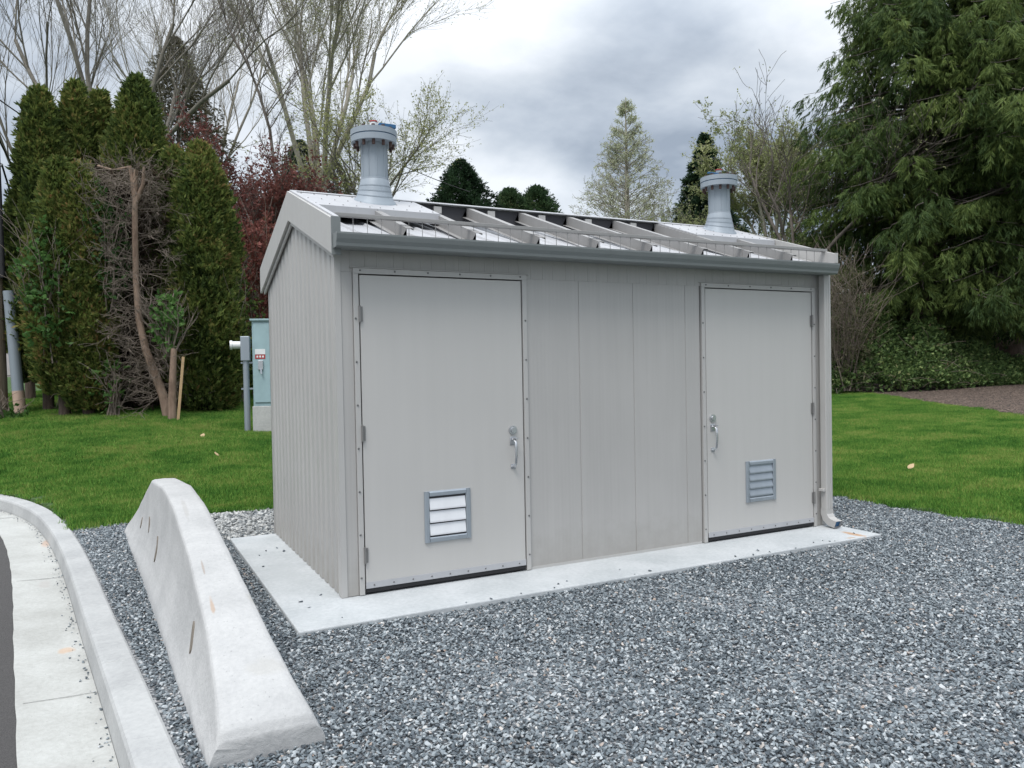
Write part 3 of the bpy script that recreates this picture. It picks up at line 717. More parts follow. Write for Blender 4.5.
wire(P3(230, 60, 48), P3(470, 192, 46), .8, .022, 'long thin wire passing behind the left vent towards the small conifer')
sx, sy, sz = at(177, 15.4)
so = MB().box(-.025, .025, -.02, .02, -.1, 1.28, .003, rot=Matrix.Rotation(.10, 3, 'Y')).build('wooden_stake', plain('fresh_pine', (.48, .33, .18))); so.location = (sx, sy, sz)
tag(so, 'pale wooden survey stake leaning by the cut dead stump', 'stake')

# ================================================================== vegetation
def leaf_mat(name, stops, rough=.6, trans=.4):
    t = NT(name); tn = t.n('ShaderNodeAttribute', attribute_name='tint').outputs['Fac']
    c = t.ramp(tn, stops); t.set(Base_Color=c, Roughness=rough, Specular_IOR_Level=.15)
    if trans:
        tr = t.n('ShaderNodeBsdfTranslucent', {'Color': c}); mx = t.n('ShaderNodeMixShader', {0: trans, 1: t.b.outputs[0], 2: tr.outputs[0]})
        t.t.links.new(mx.outputs[0], t.out.inputs['Surface'])
    return t.m
def bark_mat(name, a, b_, sc=8):
    t = NT(name); n = t.noise(sc, 5, .7, vec=t.mapping((1, 1, .25))); t.bump(n, .03, .8)
    return t.set(Base_Color=t.ramp(n, [(.3, a), (.7, b_)]), Roughness=.9)
def norm(v): return v/np.maximum(np.linalg.norm(v, axis=-1, keepdims=True), 1e-9)
def sprays(P, A, size, k, spread, g, width=.3, droop=0., tint=None, tj=.15, along=.8):
    """at each point P a spray of k slender triangles round the axis A; returns V,F,tint"""
    n = len(P); size = np.broadcast_to(size, (n,))
    A = norm(A); ref = norm(g.normal(size=(n, 3))); B = norm(np.cross(A, ref)); Cc = np.cross(A, B)
    t_ = g.uniform(0, along, (n, k)); ang = g.uniform(-spread, spread, (n, k)); side = g.uniform(-.35, .35, (n, k))
    base = P[:, None]+A[:, None]*(t_*size[:, None])[..., None]
    d = A[:, None]*np.cos(ang)[..., None]+B[:, None]*np.sin(ang)[..., None]+Cc[:, None]*side[..., None]
    d[..., 2] -= droop; d = norm(d)
    ln = size[:, None]*g.uniform(.35, .75, (n, k))
    wv = norm(np.cross(d, Cc[:, None]+g.normal(size=(n, k, 3))*.7))*(ln*width*.5)[..., None]
    mid = base+d*(ln*.45)[..., None]; tip = base+d*ln[..., None]
    V = np.stack([base, mid+wv, tip, mid-wv], 2).reshape(-1, 3)
    F = np.arange(len(V)).reshape(-1, 4)
    tn = (np.full(n, .5) if tint is None else tint)[:, None]+g.uniform(-tj, tj, (n, k))
    return V, F, np.repeat(np.clip(tn, 0, 1).ravel(), 4)
def merge(parts):
    o = 0; Vs, Fs, Ts = [], [], []
    for V, F, T in parts: Vs.append(V); Fs.append(F+o); Ts.append(T); o += len(V)
    return np.concatenate(Vs), np.concatenate(Fs), np.concatenate(Ts)
def tubes(seg, sides):
    """seg: (n,8) p0 p1 r0 r1"""
    seg = np.asarray(seg, float); p0, p1, r0, r1 = seg[:, :3], seg[:, 3:6], seg[:, 6], seg[:, 7]
    d = norm(p1-p0); ref = np.where(np.abs(d[:, 2:3]) > .9, np.array([[1., 0, 0]]), np.array([[0, 0, 1.]])); B = norm(np.cross(d, ref)); Cc = np.cross(d, B)
    q = np.linspace(0, 2*PI, sides+1)[:-1]; cs = np.cos(q)[None, :, None]; sn = np.sin(q)[None, :, None]
    off = B[:, None]*cs+Cc[:, None]*sn
    V = np.concatenate([p0[:, None]+off*r0[:, None, None], p1[:, None]+off*r1[:, None, None]], 1).reshape(-1, 3)
    n = len(seg); base = (np.arange(n)*2*sides)[:, None]; i = np.arange(sides); j = (i+1) % sides
    F = np.stack([base+i, base+j, base+sides+j, base+sides+i], -1).reshape(-1, 4)
    return V, F
def tube_obj(name, seg, mat, parent, big=.05):
    seg = np.asarray(seg, float); Vs, Fs = [], []; o = 0
    for m_, s_ in ((seg[:, 6] >= big, 9), ((seg[:, 6] < big) & (seg[:, 6] > .016), 5), (seg[:, 6] <= .016, 3)):
        if m_.any():
            V, F = tubes(seg[m_], s_); Vs.append(V); Fs.append(F+o); o += len(V)
    return np_mesh(name, np.concatenate(Vs), np.concatenate(Fs), mat, parent, smooth=True)
def grow(rn, p, d, ln, r, lv, segs, tips, P):
    """recursive limb: P = dict(n kids, ratio, spread, up, wob, rmin)"""
    nseg = P.get('nseg', 4); rr = r
    for i in range(nseg):
        d = (d[0]+rn.gauss(0, P['wob']), d[1]+rn.gauss(0, P['wob']), d[2]+rn.gauss(0, P['wob'])+P['up'])
        l = math.sqrt(d[0]**2+d[1]**2+d[2]**2); d = (d[0]/l, d[1]/l, d[2]/l)
        s_ = ln/nseg; q = (p[0]+d[0]*s_, p[1]+d[1]*s_, p[2]+d[2]*s_)
        r2 = max(P['rmin'], rr*P.get('taper', .86)); segs.append((*p, *q, rr, r2))
        if lv > 0 and (i >= P.get('bare', 1) or lv < P['lv']):
            for _ in range(P['kids'] if rn.random() < .8 else P['kids']+1):
                sp_ = rn.uniform(.5, 1.)*P['spread']; a = rn.uniform(0, 2*PI)
                v = Vector(d); u = v.orthogonal().normalized(); w = v.cross(u)
                nd = v*math.cos(sp_)+(u*math.cos(a)+w*math.sin(a))*math.sin(sp_)
                grow(rn, q, tuple(nd), ln*P['ratio']*rn.uniform(.75, 1.15), max(P['rmin'], r2*P.get('rr', .55)), lv-1, segs, tips, P)
        p = q; rr = r2
    tips.append((*p, *d))
def plant_root(name, label, cat, x, y, group=None, z=None):
    return thing(name, label, cat, (x, y, float(H(x, y)) if z is None else z), 0, group)

# ---- columnar hedge conifers (thuja)
thm = leaf_mat('thuja_foliage', [(0, (.022, .036, .014)), (.35, (.080, .120, .034)), (.65, (.170, .215, .056)), (.88, (.25, .235, .075)), (1, (.29, .18, .08))])
M['bark'] = bark_mat('reddish_bark', (.045, .032, .025), (.13, .095, .072))
M['gbark'] = bark_mat('grey_bark', (.09, .08, .065), (.22, .20, .17))
M['dark'] = plain('dark_interior_wood', (.02, .015, .01), .9)
def thuja(px, D, top_py, rad, label, seed, n=3200, zlo=.0, base_t=.45, lumps=3, bare=None):
    g = np.random.default_rng(seed); x, y, z = at(px, D)
    h = CAM[2]+(367-top_py)/FPX*D - z
    root = plant_root('columnar_conifer', label, 'conifer', x, y, 'columnar conifers in the hedge clump')
    tube_obj('trunk', [(0, 0, -.2, 0, 0, h*.5, .12, .08), (0, 0, h*.5, 0, 0, h*.93, .08, .02)], M['bark'], root)
    parts = []
    subs = [(0, 0, 1., 1.)]+[(rad*.42*math.cos(a), rad*.42*math.sin(a), g.uniform(.72, .95), .62) for a in g.uniform(0, 2*PI, lumps)]
    for (ox, oy, hf, rf) in subs:
        m = int(n*(1.0 if rf == 1 else .45)); u = g.uniform(0, 1, m)**.85; a = g.uniform(0, 2*PI, m)
        prof = np.interp(u, [0, .08, .3, .6, .8, .93, 1.], [.50, .82, 1., .86, .62, .36, .05])
        prof = prof*(1+.17*np.sin(a*3+u*9+seed)+.12*np.sin(a*6-u*23+seed*2)+.07*np.sin(a*11+u*47))
        rr = rad*rf*prof*np.sqrt(g.uniform(.60, 1.0, m))*(1+.10*g.normal(size=m)*(g.uniform(0, 1, m) > .8)); zz = zlo+(h*hf-zlo-.12)*u
        P = np.stack([ox+rr*np.cos(a), oy+rr*np.sin(a), zz], -1)
        A = np.stack([np.cos(a)*.55, np.sin(a)*.55, np.full(m, .95)], -1)+g.normal(size=(m, 3))*.35
        clump = .16*np.sin(P[:, 0]*4.1+P[:, 2]*2.3+seed)*np.sin(P[:, 1]*3.7-P[:, 2]*1.9)
        parts.append(sprays(P, A, g.uniform(.09, .22, m), 8, .8, g, width=.36, tint=base_t+clump+.14*(g.uniform(0, 1, m) > .93)+g.uniform(-.2, .2, m), tj=.24))
    V, F, T = merge(parts); np_mesh('crown', V, F, thm, root, T)
    return root
T_ = [
 (48, 17.2, 80, .62, 'tall conifer with a brownish tip, leftmost tall one of the hedge clump'),
 (84, 17.8, 74, .56, 'second tall columnar conifer of the hedge clump, between two others'),
 (108, 18.2, 84, .52, 'narrow columnar conifer in the middle of the hedge clump, slightly lower tip'),
 (146, 17.9, 70, .86, 'widest and tallest columnar conifer of the hedge clump'),
 (30, 18.9, 178, .62, 'low conifer bulging out at the far left of the hedge clump'),
 (64, 16.2, 150, .56, 'conifer in front of the tall leftmost one, ivy climbing at its foot'),
 (180, 17.3, 142, .60, 'conifer right of the widest one, beside the dead bare trunk'),
 (206, 17.0, 137, .76, 'rightmost conifer of the hedge clump, next to the reddish tree'),
 (88, 16.2, 155, .52, 'conifer with ragged olive foliage immediately left of the dead bare section'),
]
for i, (a_, b_, c_, d_, e_) in enumerate(T_): thuja(a_, b_, c_, d_, e_, 20+i, n=12500 if d_ > .6 else 9500, zlo=[.6, .1, .1, .1, 1.1, .4, .5, .0, .1][i], base_t=.47+.06*(i % 3), lumps=4 if d_ > .7 else 2)
# ---- dead bare section of the hedge
M['twig'] = plain('dead_twig', (.19, .155, .125), .9); M['dead'] = bark_mat('dead_trunk_bark', (.13, .085, .06), (.32, .23, .17))
rn = random.Random(5); x, y, z = at(137, 16.0)
dead = plant_root('dead_conifer', 'dead brown conifer with a bare curved trunk and tangled leafless twigs', 'dead tree', x, y)
def loc(px, py, D):
    v = P3(px, py, D); return (v[0]-x, v[1]-y, v[2]-z)
pts = [loc(168, 416, 15.9), loc(164, 398, 15.9), loc(156, 376, 15.9), loc(146, 350, 15.9), (loc(139, 320, 15.95)), loc(136, 280, 16), loc(135, 230, 16), loc(135, 195, 16), loc(136, 170, 16)]
rad_ = [.105, .095, .085, .075, .068, .062, .058, .055, .045]
sg = [(*pts[i], *pts[i+1], rad_[i], rad_[i+1]) for i in range(len(pts)-1)]
sg += [(*loc(135, 200, 16), *loc(130, 166, 16), .05, .035), (*loc(135, 205, 16), *loc(143, 185, 16), .05, .04), (*loc(143, 185, 16), *loc(144, 167, 16), .04, .03), (*loc(130, 167, 16), *loc(112, 170, 16.1), .03, .02), (*loc(112, 170, 16.1), *loc(98, 166, 16.2), .025, .03)]
tube_obj('trunk', sg, M['dead'], dead)
tw = []; tips = []
for i in range(330):
    k = rn.uniform(0, 1); py = 398-k*225; tx = np.interp(py, [170, 280, 320, 350, 398], [135, 136, 139, 146, 165])
    px0 = tx if rn.random() < .45 else rn.uniform(94, 168); D0 = 16.1 if px0 == tx else rn.uniform(16.2, 17.2)
    a = rn.uniform(0, 2*PI); p_ = loc(px0, py, D0)
    grow(rn, p_, (math.cos(a), math.sin(a)*.8-.3*abs(rn.random()), rn.uniform(-.35, .35)), rn.uniform(.35, .8), .011, 2, tw, tips, dict(kids=1, ratio=.6, spread=.9, up=.0, wob=.22, rmin=.0035, lv=2, nseg=4, taper=.82, rr=.65))
tube_obj('twigs', tw, M['twig'], dead)
g = np.random.default_rng(77); m = 7000      # brown dry needles hanging inside
pp = np.array([loc(g.uniform(88, 174), g.uniform(168, 402), g.uniform(16.6, 17.6)) for _ in range(m)])
V, F, T = sprays(pp, g.normal(size=(m, 3))+np.array([0, 0, -.2]), g.uniform(.13, .30, m), 8, 1.2, g, width=.18, tint=g.uniform(.1, .9, m))
np_mesh('dry_foliage', V, F, leaf_mat('dry_foliage', [(0, (.02, .015, .012)), (.5, (.065, .045, .034)), (.78, (.12, .09, .06)), (1, (.08, .11, .035))]), dead, T)
# cut trunk
x2, y2, z2 = at(171, 15.55)
st_ = MB().cyl((0, 0, -.1), (.03, 0, .75), .085, .070, n=12).cyl((.03, 0, .75), (.07, .02, 1.42), .070, .055, n=12).build('tree_stump', M['dead'], smooth=True); st_.location = (x2, y2, z2)
tag(st_, 'tall cut reddish stump standing right of the dead bare trunk', 'stump')
# leafy climbers and shrubs: broad leaves
def leaf_cloud(root, name, pts, g, size, mat, tint=.5, tj=.25, k=5, spread=1.3, width=.62, up=.3):
    n = len(pts); A = g.normal(size=(n, 3)); A[:, 2] += up
    V, F, T = sprays(pts, A, g.uniform(size*.7, size*1.3, n), k, spread, g, width=width, tint=np.full(n, tint)+g.uniform(-.2, .2, n), tj=tj)
    return np_mesh(name, V, F, mat, root, T)
ivy = leaf_mat('ivy_leaf', [(0, (.025, .060, .020)), (.5, (.070, .15, .040)), (1, (.16, .29, .085))], .45)
def shrub(px, py0, py1, D, rx, label, seed, n=420, mat=None, size=.16, name='leafy_shrub', cat='shrub', group=None, stems=14, tint=.5, width=.62):
    g = np.random.default_rng(seed); x, y, z = at(px, D)
    zt = CAM[2]+(367-py0)/FPX*D-z; zb = CAM[2]+(367-py1)/FPX*D-z
    root = plant_root(name, label, cat, x, y, group)
    rr = random.Random(seed); sg = []; tp = []
    for i in range(stems):
        a = rr.uniform(0, 2*PI); grow(rr, (rr.uniform(-.3, .3)*rx, rr.uniform(-.3, .3)*rx, max(0, zb)-.05), (math.cos(a)*.6*rx/max(.3, zt-zb), math.sin(a)*.6*rx/max(.3, zt-zb), 1), (zt-zb)*.8, .018, 1, sg, tp, dict(kids=1, ratio=.5, spread=.8, up=.03, wob=.14, rmin=.005, lv=1, nseg=5))
    tube_obj('stems', sg, M['twig'], root)
    u = norm(g.normal(size=(n, 3)))*(g.uniform(.25, 1.03, n)**.5)[:, None]
    u *= (1+.18*np.sin(u[:, :1]*6+seed)*np.sin(u[:, 2:3]*5))
    pts = np.stack([u[:, 0]*rx, u[:, 1]*rx*.9, (zb+zt)/2+u[:, 2]*(zt-zb)/2], -1)
    leaf_cloud(root, 'foliage', pts, g, size, mat or ivy, tint, width=width)
    return root
shrub(52, 215, 350, 15.7, .55, 'bright leafy climber growing through the front of the left hedge conifers', 301, 330, size=.17, group='leafy climbers in the hedge clump')
shrub(112, 180, 300, 16.1, .42, 'dark ivy hanging beside the dead trunk', 302, 300, size=.15, tint=.25, group='leafy climbers in the hedge clump')
shrub(170, 285, 345, 15.7, .28, 'small bright leafy sapling above the cut stump', 303, 130, size=.17, tint=.7, group='leafy climbers in the hedge clump')
shrub(232, 265, 392, 17.6, .75, 'low green bush at the right foot of the hedge clump', 304, 700, size=.13, tint=.35, mat=thm)
shrub(112, 350, 405, 15.9, .35, 'sprigs of green leaves at the foot of the dead brown conifer', 305, 60, size=.15, tint=.6)
shrub(2, 398, 428, 16.0, .55, 'low weedy green plant at the base of the utility pole', 306, 260, size=.16, tint=.5)
# ---- reddish plum tree and red shrubs
redm = leaf_mat('red_leaf', [(0, (.055, .024, .022)), (.5, (.15, .058, .050)), (1, (.27, .115, .09))])
rustm = leaf_mat('rust_leaf', [(0, (.06, .035, .026)), (.5, (.19, .070, .058)), (.8, (.29, .11, .09)), (1, (.12, .15, .05))])
def leafy_tree(name, px, D, top_py, label, cat, seed, P, r0, mat, bark, leaf=.14, nl=1.0, k=4, lean=(0, 0), trunk=.3, lv=3, tint=.5, width=.5, limbs=6, spread0=.5, group=None, leafname='crown', minlen=1., lift=0.):
    rr = random.Random(seed); g = np.random.default_rng(seed); x, y, z = at(px, D); h = CAM[2]+(367-top_py)/FPX*D-z
    root = plant_root(name, label, cat, x, y, group); sg = []; tp = []
    p = (0, 0, -.3); th = h*trunk; q = (lean[0]*.3, lean[1]*.3, th); sg.append((*p, *q, r0, r0*.85))
    for i in range(limbs):
        a = 2*PI*i/limbs+rr.uniform(-.4, .4); s_ = spread0*rr.uniform(.25, 1.1)
        zz = th*rr.uniform(.75, 1.0) if i else th
        d = (math.cos(a)*math.sin(s_)+lean[0]*.1, math.sin(a)*math.sin(s_)+lean[1]*.1, math.cos(s_))
        grow(rr, (q[0]*zz/th, q[1]*zz/th, zz), d, (h-zz)*P.get('len', .62)*rr.uniform(.85, 1.1), r0*.55, lv, sg, tp, {**P, 'lv': lv})
    sa = np.array(sg); thick = sa[:, 6] > r0*.3
    tube_obj('trunk', sa[thick], bark, root); tube_obj('branches', sa[~thick], bark, root)
    if nl > 0:
        thin = sa[sa[:, 6] < r0*.16+.01]; n = int(len(thin)*nl)
        ii = g.integers(0, len(thin), n); u = g.uniform(0, 1, n)[:, None]; pts = thin[ii, :3]*(1-u)+thin[ii, 3:6]*u+g.normal(size=(n, 3))*leaf*.5
        A = g.normal(size=(n, 3)); A[:, 2] += lift; cl = .22*np.sin(pts[:, 0]*1.7+seed)*np.sin(pts[:, 2]*1.9)*np.sin(pts[:, 1]*1.3)
        V, F, T = sprays(pts, A, g.uniform(leaf*.6, leaf*1.3, n), k, 1.4, g, width=width, tint=tint+cl, tj=.2); np_mesh(leafname, V, F, mat, root, T)
    return root, sa
M['dbark'] = bark_mat('dark_bark', (.07, .058, .05), (.17, .145, .125)); M['lbark'] = bark_mat('pale_bark', (.22, .20, .165), (.42, .39, .33), 4)
PP = dict(kids=1, ratio=.62, spread=.75, up=.05, wob=.10, rmin=.007, nseg=5, taper=.88, rr=.55, bare=1)
leafy_tree('plum_tree', 222, 24, 118, 'dark red leaved plum tree behind the rightmost hedge conifer', 'plum tree', 401, {**PP, 'len': .52}, .16, redm, M['dbark'], leaf=.16, nl=1.5, k=4, spread0=.75, limbs=8, lv=3)
leafy_tree('plum_tree', 262, 27, 170, 'smaller sparse red leaved tree between the hedge clump and the hut roof', 'plum tree', 402, {**PP, 'len': .52}, .13, redm, M['dbark'], leaf=.15, nl=.55, k=4, spread0=.8, limbs=6, lv=3)
shrub(254, 205, 330, 21, 1.25, 'dense rust red shrub seen behind the electrical cabinet', 410, 2300, mat=rustm, size=.16, tint=.5)
shrub(285, 215, 340, 23, 1.3, 'rust red shrub hidden partly by the left end of the hut', 411, 1500, mat=rustm, size=.16, tint=.4)
shrub(248, 318, 385, 19.8, 1.3, 'dark green low hedge bush behind the electrical cabinet', 412, 1300, mat=thm, size=.16, tint=.2)
# ---- background conifers
con = leaf_mat('conifer_needles', [(0, (.014, .028, .016)), (.5, (.042, .080, .038)), (.85, (.085, .14, .06)), (1, (.15, .13, .07))])
brc = leaf_mat('brownish_conifer', [(0, (.06, .06, .036)), (.5, (.14, .13, .08)), (1, (.24, .21, .14))])
def conifer(px, D, top_py, rpx, label, seed, mat=con, n=5200, size=.5, power=.8, sh=1., tiers=0, name='conifer', tint=.42, zfrac=.02, r_at=230, upt=-.1, dens=.25):
    g = np.random.default_rng(seed); x, y, z = at(px, D); h = CAM[2]+(363-top_py)/FPX*D-z
    hz = CAM[2]+(363-r_at)/FPX*D-z; R = rpx/FPX*D/max(.15, (1-hz/h))**power
    root = plant_root(name, label, 'conifer', x, y)
    tube_obj('trunk', [(0, 0, -.3, 0, 0, h*.97, max(.1, h*.014), .02)], M['dbark'], root)
    u = g.uniform(zfrac, 1, n)**.9; 
    if tiers: u = (np.floor(u*tiers)+g.beta(1.5, 3, n)*.9)/tiers
    a = g.uniform(0, 2*PI, n); rmax = R*(1-u)**power*(1+.22*np.sin(a*5+u*30+seed)+.18*np.sin(a*3-u*17+seed)+.10*np.sin(a*9+u*61))
    fr = np.sqrt(g.uniform(dens, 1.04, n)); P = np.stack([rmax*fr*np.cos(a), rmax*fr*np.sin(a), u*h*.985-fr*rmax*.22*(1 if tiers else .3)], -1)
    A = np.stack([np.cos(a), np.sin(a), np.full(n, upt)], -1)+g.normal(size=(n, 3))*.3
    V, F, T = sprays(P, A, g.uniform(.6, 1.2, n)*size*(.26+.62*(1-u)**.7), 9, .9, g, width=.28, tint=tint+.2*np.sin(P[:, 0]*1.3+P[:, 2])*np.sin(P[:, 1]*1.7), tj=.22)
    np_mesh('crown', V, F, mat, root, T)
    return root
conifer(465, 55, 152, 29, 'dark pointed conifer above the hut roof right of the left vent', 501, power=.62, r_at=205, n=14000, size=.95, tint=.30, dens=.02, upt=.5)
conifer(513, 58, 182, 19, 'rounded green conifer, left of a pair above the roof', 502, power=.55, r_at=208, n=12000, size=.95, tint=.60, dens=.02, upt=.8)
conifer(540, 59, 180, 19, 'rounded green conifer, right of a pair above the roof', 503, power=.55, r_at=208, n=12000, size=.95, tint=.56, dens=.02, upt=.8)
conifer(708, 44, 126, 26, 'dark spruce with tiered branches behind the right vent', 504, tiers=19, power=.95, r_at=215, n=14000, size=.75, tint=.3, dens=.02)
conifer(185, 44, 22, 36, 'brownish green conifer behind the bare trees, above the hedge clump', 505, mat=brc, power=.7, r_at=110, n=15000, size=.6, tint=.4, dens=.05)
conifer(306, 42, 128, 26, 'dark conifer showing between bare limbs above the left roof end', 506, power=.75, r_at=185, n=11000, size=.6, tint=.4, mat=con)
conifer(338, 41, 150, 20, 'brownish conifer directly left of the left vent', 507, power=.6, r_at=185, n=7000, size=.6, tint=.5, mat=brc)
# ---- larch-like tree, conical and pale
larch = leaf_mat('young_larch_leaf', [(0, (.26, .28, .18)), (.5, (.42, .45, .29)), (1, (.58, .60, .42))])
rr = random.Random(9); g = np.random.default_rng(9); x, y, z = at(630, 45); h = CAM[2]+(361-93)/FPX*45-z
root = plant_root('larch_tree', 'slender conical tree coming into pale green leaf against the grey sky', 'larch', x, y)
tube_obj('trunk', [(0, 0, -.3, 0, 0, h*.55, .26, .16), (0, 0, h*.55, 0, 0, h, .16, .015)], M['lbark'], root)
sg = []; R0 = 42/FPX*45
for i in range(330):
    u = .985-.86*rr.random()**.72; zz = u*h; a = rr.uniform(0, 2*PI); L_ = np.interp(u, [.12, .45, .62, .8, .92, 1], [3.2, 2.9, 2.1, 1.15, .5, .05])*rr.uniform(.8, 1.08)
    tp = []; grow(rr, (0, 0, zz-L_*.50), (math.cos(a), math.sin(a), .50), L_*1.15, .026, 2, sg, tp, dict(kids=1, ratio=.36, spread=.8, up=.015, wob=.06, rmin=.008, lv=2, nseg=5, taper=.85, rr=.6))
sa = np.array(sg); tube_obj('branches', sa, M['lbark'], root)
thin = sa[sa[:, 6] < .02]; n = 15000; ii = g.integers(0, len(thin), n); u = g.uniform(0, 1, n)[:, None]; pts = thin[ii, :3]*(1-u)+thin[ii, 3:6]*u+g.normal(size=(n, 3))*.06
V, F, T = sprays(pts, g.normal(size=(n, 3)), g.uniform(.10, .24, n), 4, 1.4, g, width=.35, tint=g.uniform(.1, .9, n)); np_mesh('crown', V, F, larch, root, T)
# ---- bare and budding deciduous trees
bud = leaf_mat('spring_bud_leaf', [(0, (.18, .19, .08)), (.5, (.31, .33, .14)), (1, (.46, .46, .22))], trans=.3)
BP = dict(kids=1, ratio=.60, spread=.50, up=.050, wob=.07, rmin=.0052, nseg=6, taper=.90, rr=.52, bare=1, len=.64)
leafy_tree('budding_tree', 322, 38, -120, 'big multi limbed tree with first yellow green leaves behind the left vent', 'tree', 601, {**BP, 'len': .50, 'nseg': 5, 'bare': 2}, .27, bud, M['lbark'], leaf=.12, nl=.6, k=2, trunk=.36, limbs=7, spread0=.46, lv=4, tint=.5)
leafy_tree('budding_tree', 372, 40, -10, 'smaller tree with drooping yellow green twigs right behind the left vent', 'tree', 602, {**BP, 'spread': .70, 'up': .0, 'len': .38, 'nseg': 5}, .15, bud, M['gbark'], leaf=.15, nl=1.2, k=3, trunk=.40, limbs=8, spread0=1.0, lv=3, tint=.7)
leafy_tree('bare_tree', 118, 36, -150, 'large leafless tree fanning out above the hedge clump', 'tree', 603, {**BP, 'len': .55, 'wob': .075, 'nseg': 5, 'bare': 2}, .25, bud, M['gbark'], leaf=.10, nl=.10, k=2, trunk=.38, limbs=6, spread0=.80, lv=4, tint=.5)
leafy_tree('bare_tree', 40, 42, -110, 'leafless fine twigged tree at the far left behind the utility pole', 'tree', 604, {**BP, 'len': .55, 'wob': .08}, .16, bud, M['gbark'], leaf=.10, nl=.05, k=2, trunk=.4, limbs=5, spread0=.6, lv=3, tint=.5)
leafy_tree('bare_tree', 215, 46, -100, 'pale leafless tree between the large bare tree and the budding one', 'tree', 605, {**BP, 'len': .58, 'wob': .08}, .18, bud, M['lbark'], leaf=.10, nl=.08, k=2, trunk=.35, limbs=6, spread0=.45, lv=3, tint=.5)
# slender leaning bare tree
rr = random.Random(31); x, y, z = at(280, 30); root = plant_root('bare_tree', 'slender curved bare tree left of the hut roof peak', 'tree', x, y)
line = [(282, 330), (279, 240), (277, 190), (270, 130), (258, 90), (247, 62), (232, 35), (218, 0), (205, -40)]; sg = []; tp = []
pts = [Vector(P3(a, b_, 30))-Vector((x, y, z)) for a, b_ in line]
for i in range(len(pts)-1):
    sg.append((*pts[i], *pts[i+1], .085-.009*i, .085-.009*(i+1)))
tube_obj('trunk', sg, M['dbark'], root); s2 = []
for i in range(2, len(pts)-1):
    for _ in range(4):
        k = rr.random(); p_ = pts[i].lerp(pts[i+1], k); a = rr.uniform(0, 2*PI)
        grow(rr, tuple(p_), (math.cos(a)*.6, math.sin(a)*.6, .9), rr.uniform(1.2, 2.4), .026, 2, s2, tp, dict(kids=1, ratio=.55, spread=.6, up=.05, wob=.08, rmin=.007, lv=2, nseg=5, rr=.6))
tube_obj('branches', s2, M['dbark'], root)
# right side deciduous pair
pale = leaf_mat('pale_spring_leaf', [(0, (.13, .155, .07)), (.5, (.28, .31, .14)), (1, (.45, .46, .24))], trans=.3)
leafy_tree('budding_tree', 775, 32, 118, 'tree with pale yellow green young leaves between the right vent and the great cedar', 'tree', 606, {**BP, 'spread': .7, 'len': .50, 'nseg': 5, 'bare': 2}, .16, pale, M['lbark'], leaf=.15, nl=3.2, k=4, trunk=.40, limbs=8, spread0=.62, lv=3, tint=.55)
leafy_tree('bare_tree', 806, 24, 70, 'dark limbed open tree with few leaves leaning over the right end of the hut', 'tree', 607, {**BP, 'spread': .8, 'ratio': .58, 'wob': .12, 'len': .55, 'rmin': .006, 'nseg': 5, 'bare': 2}, .12, pale, M['dbark'], leaf=.10, nl=.2, k=2, trunk=.35, limbs=6, spread0=.65, lv=3, tint=.5)
leafy_tree('budding_tree', 686, 40, 202, 'low sparse yellow green tree behind the roof in front of the spruce', 'tree', 608, {**BP, 'spread': .8, 'len': .5}, .14, pale, M['gbark'], leaf=.14, nl=.7, k=3, trunk=.40, limbs=7, spread0=.8, lv=3, tint=.35)
shrub(790, 228, 330, 26, 2.6, 'tangled olive green undergrowth behind the right end of the roof', 420, 2600, mat=pale, size=.16, tint=.02, stems=30)
shrub(846, 262, 393, 21.5, 1.0, 'dry vine covered bush with brown hanging stems beside the downspout', 421, 900, mat=brc, size=.22, tint=.3, stems=50, width=.18)
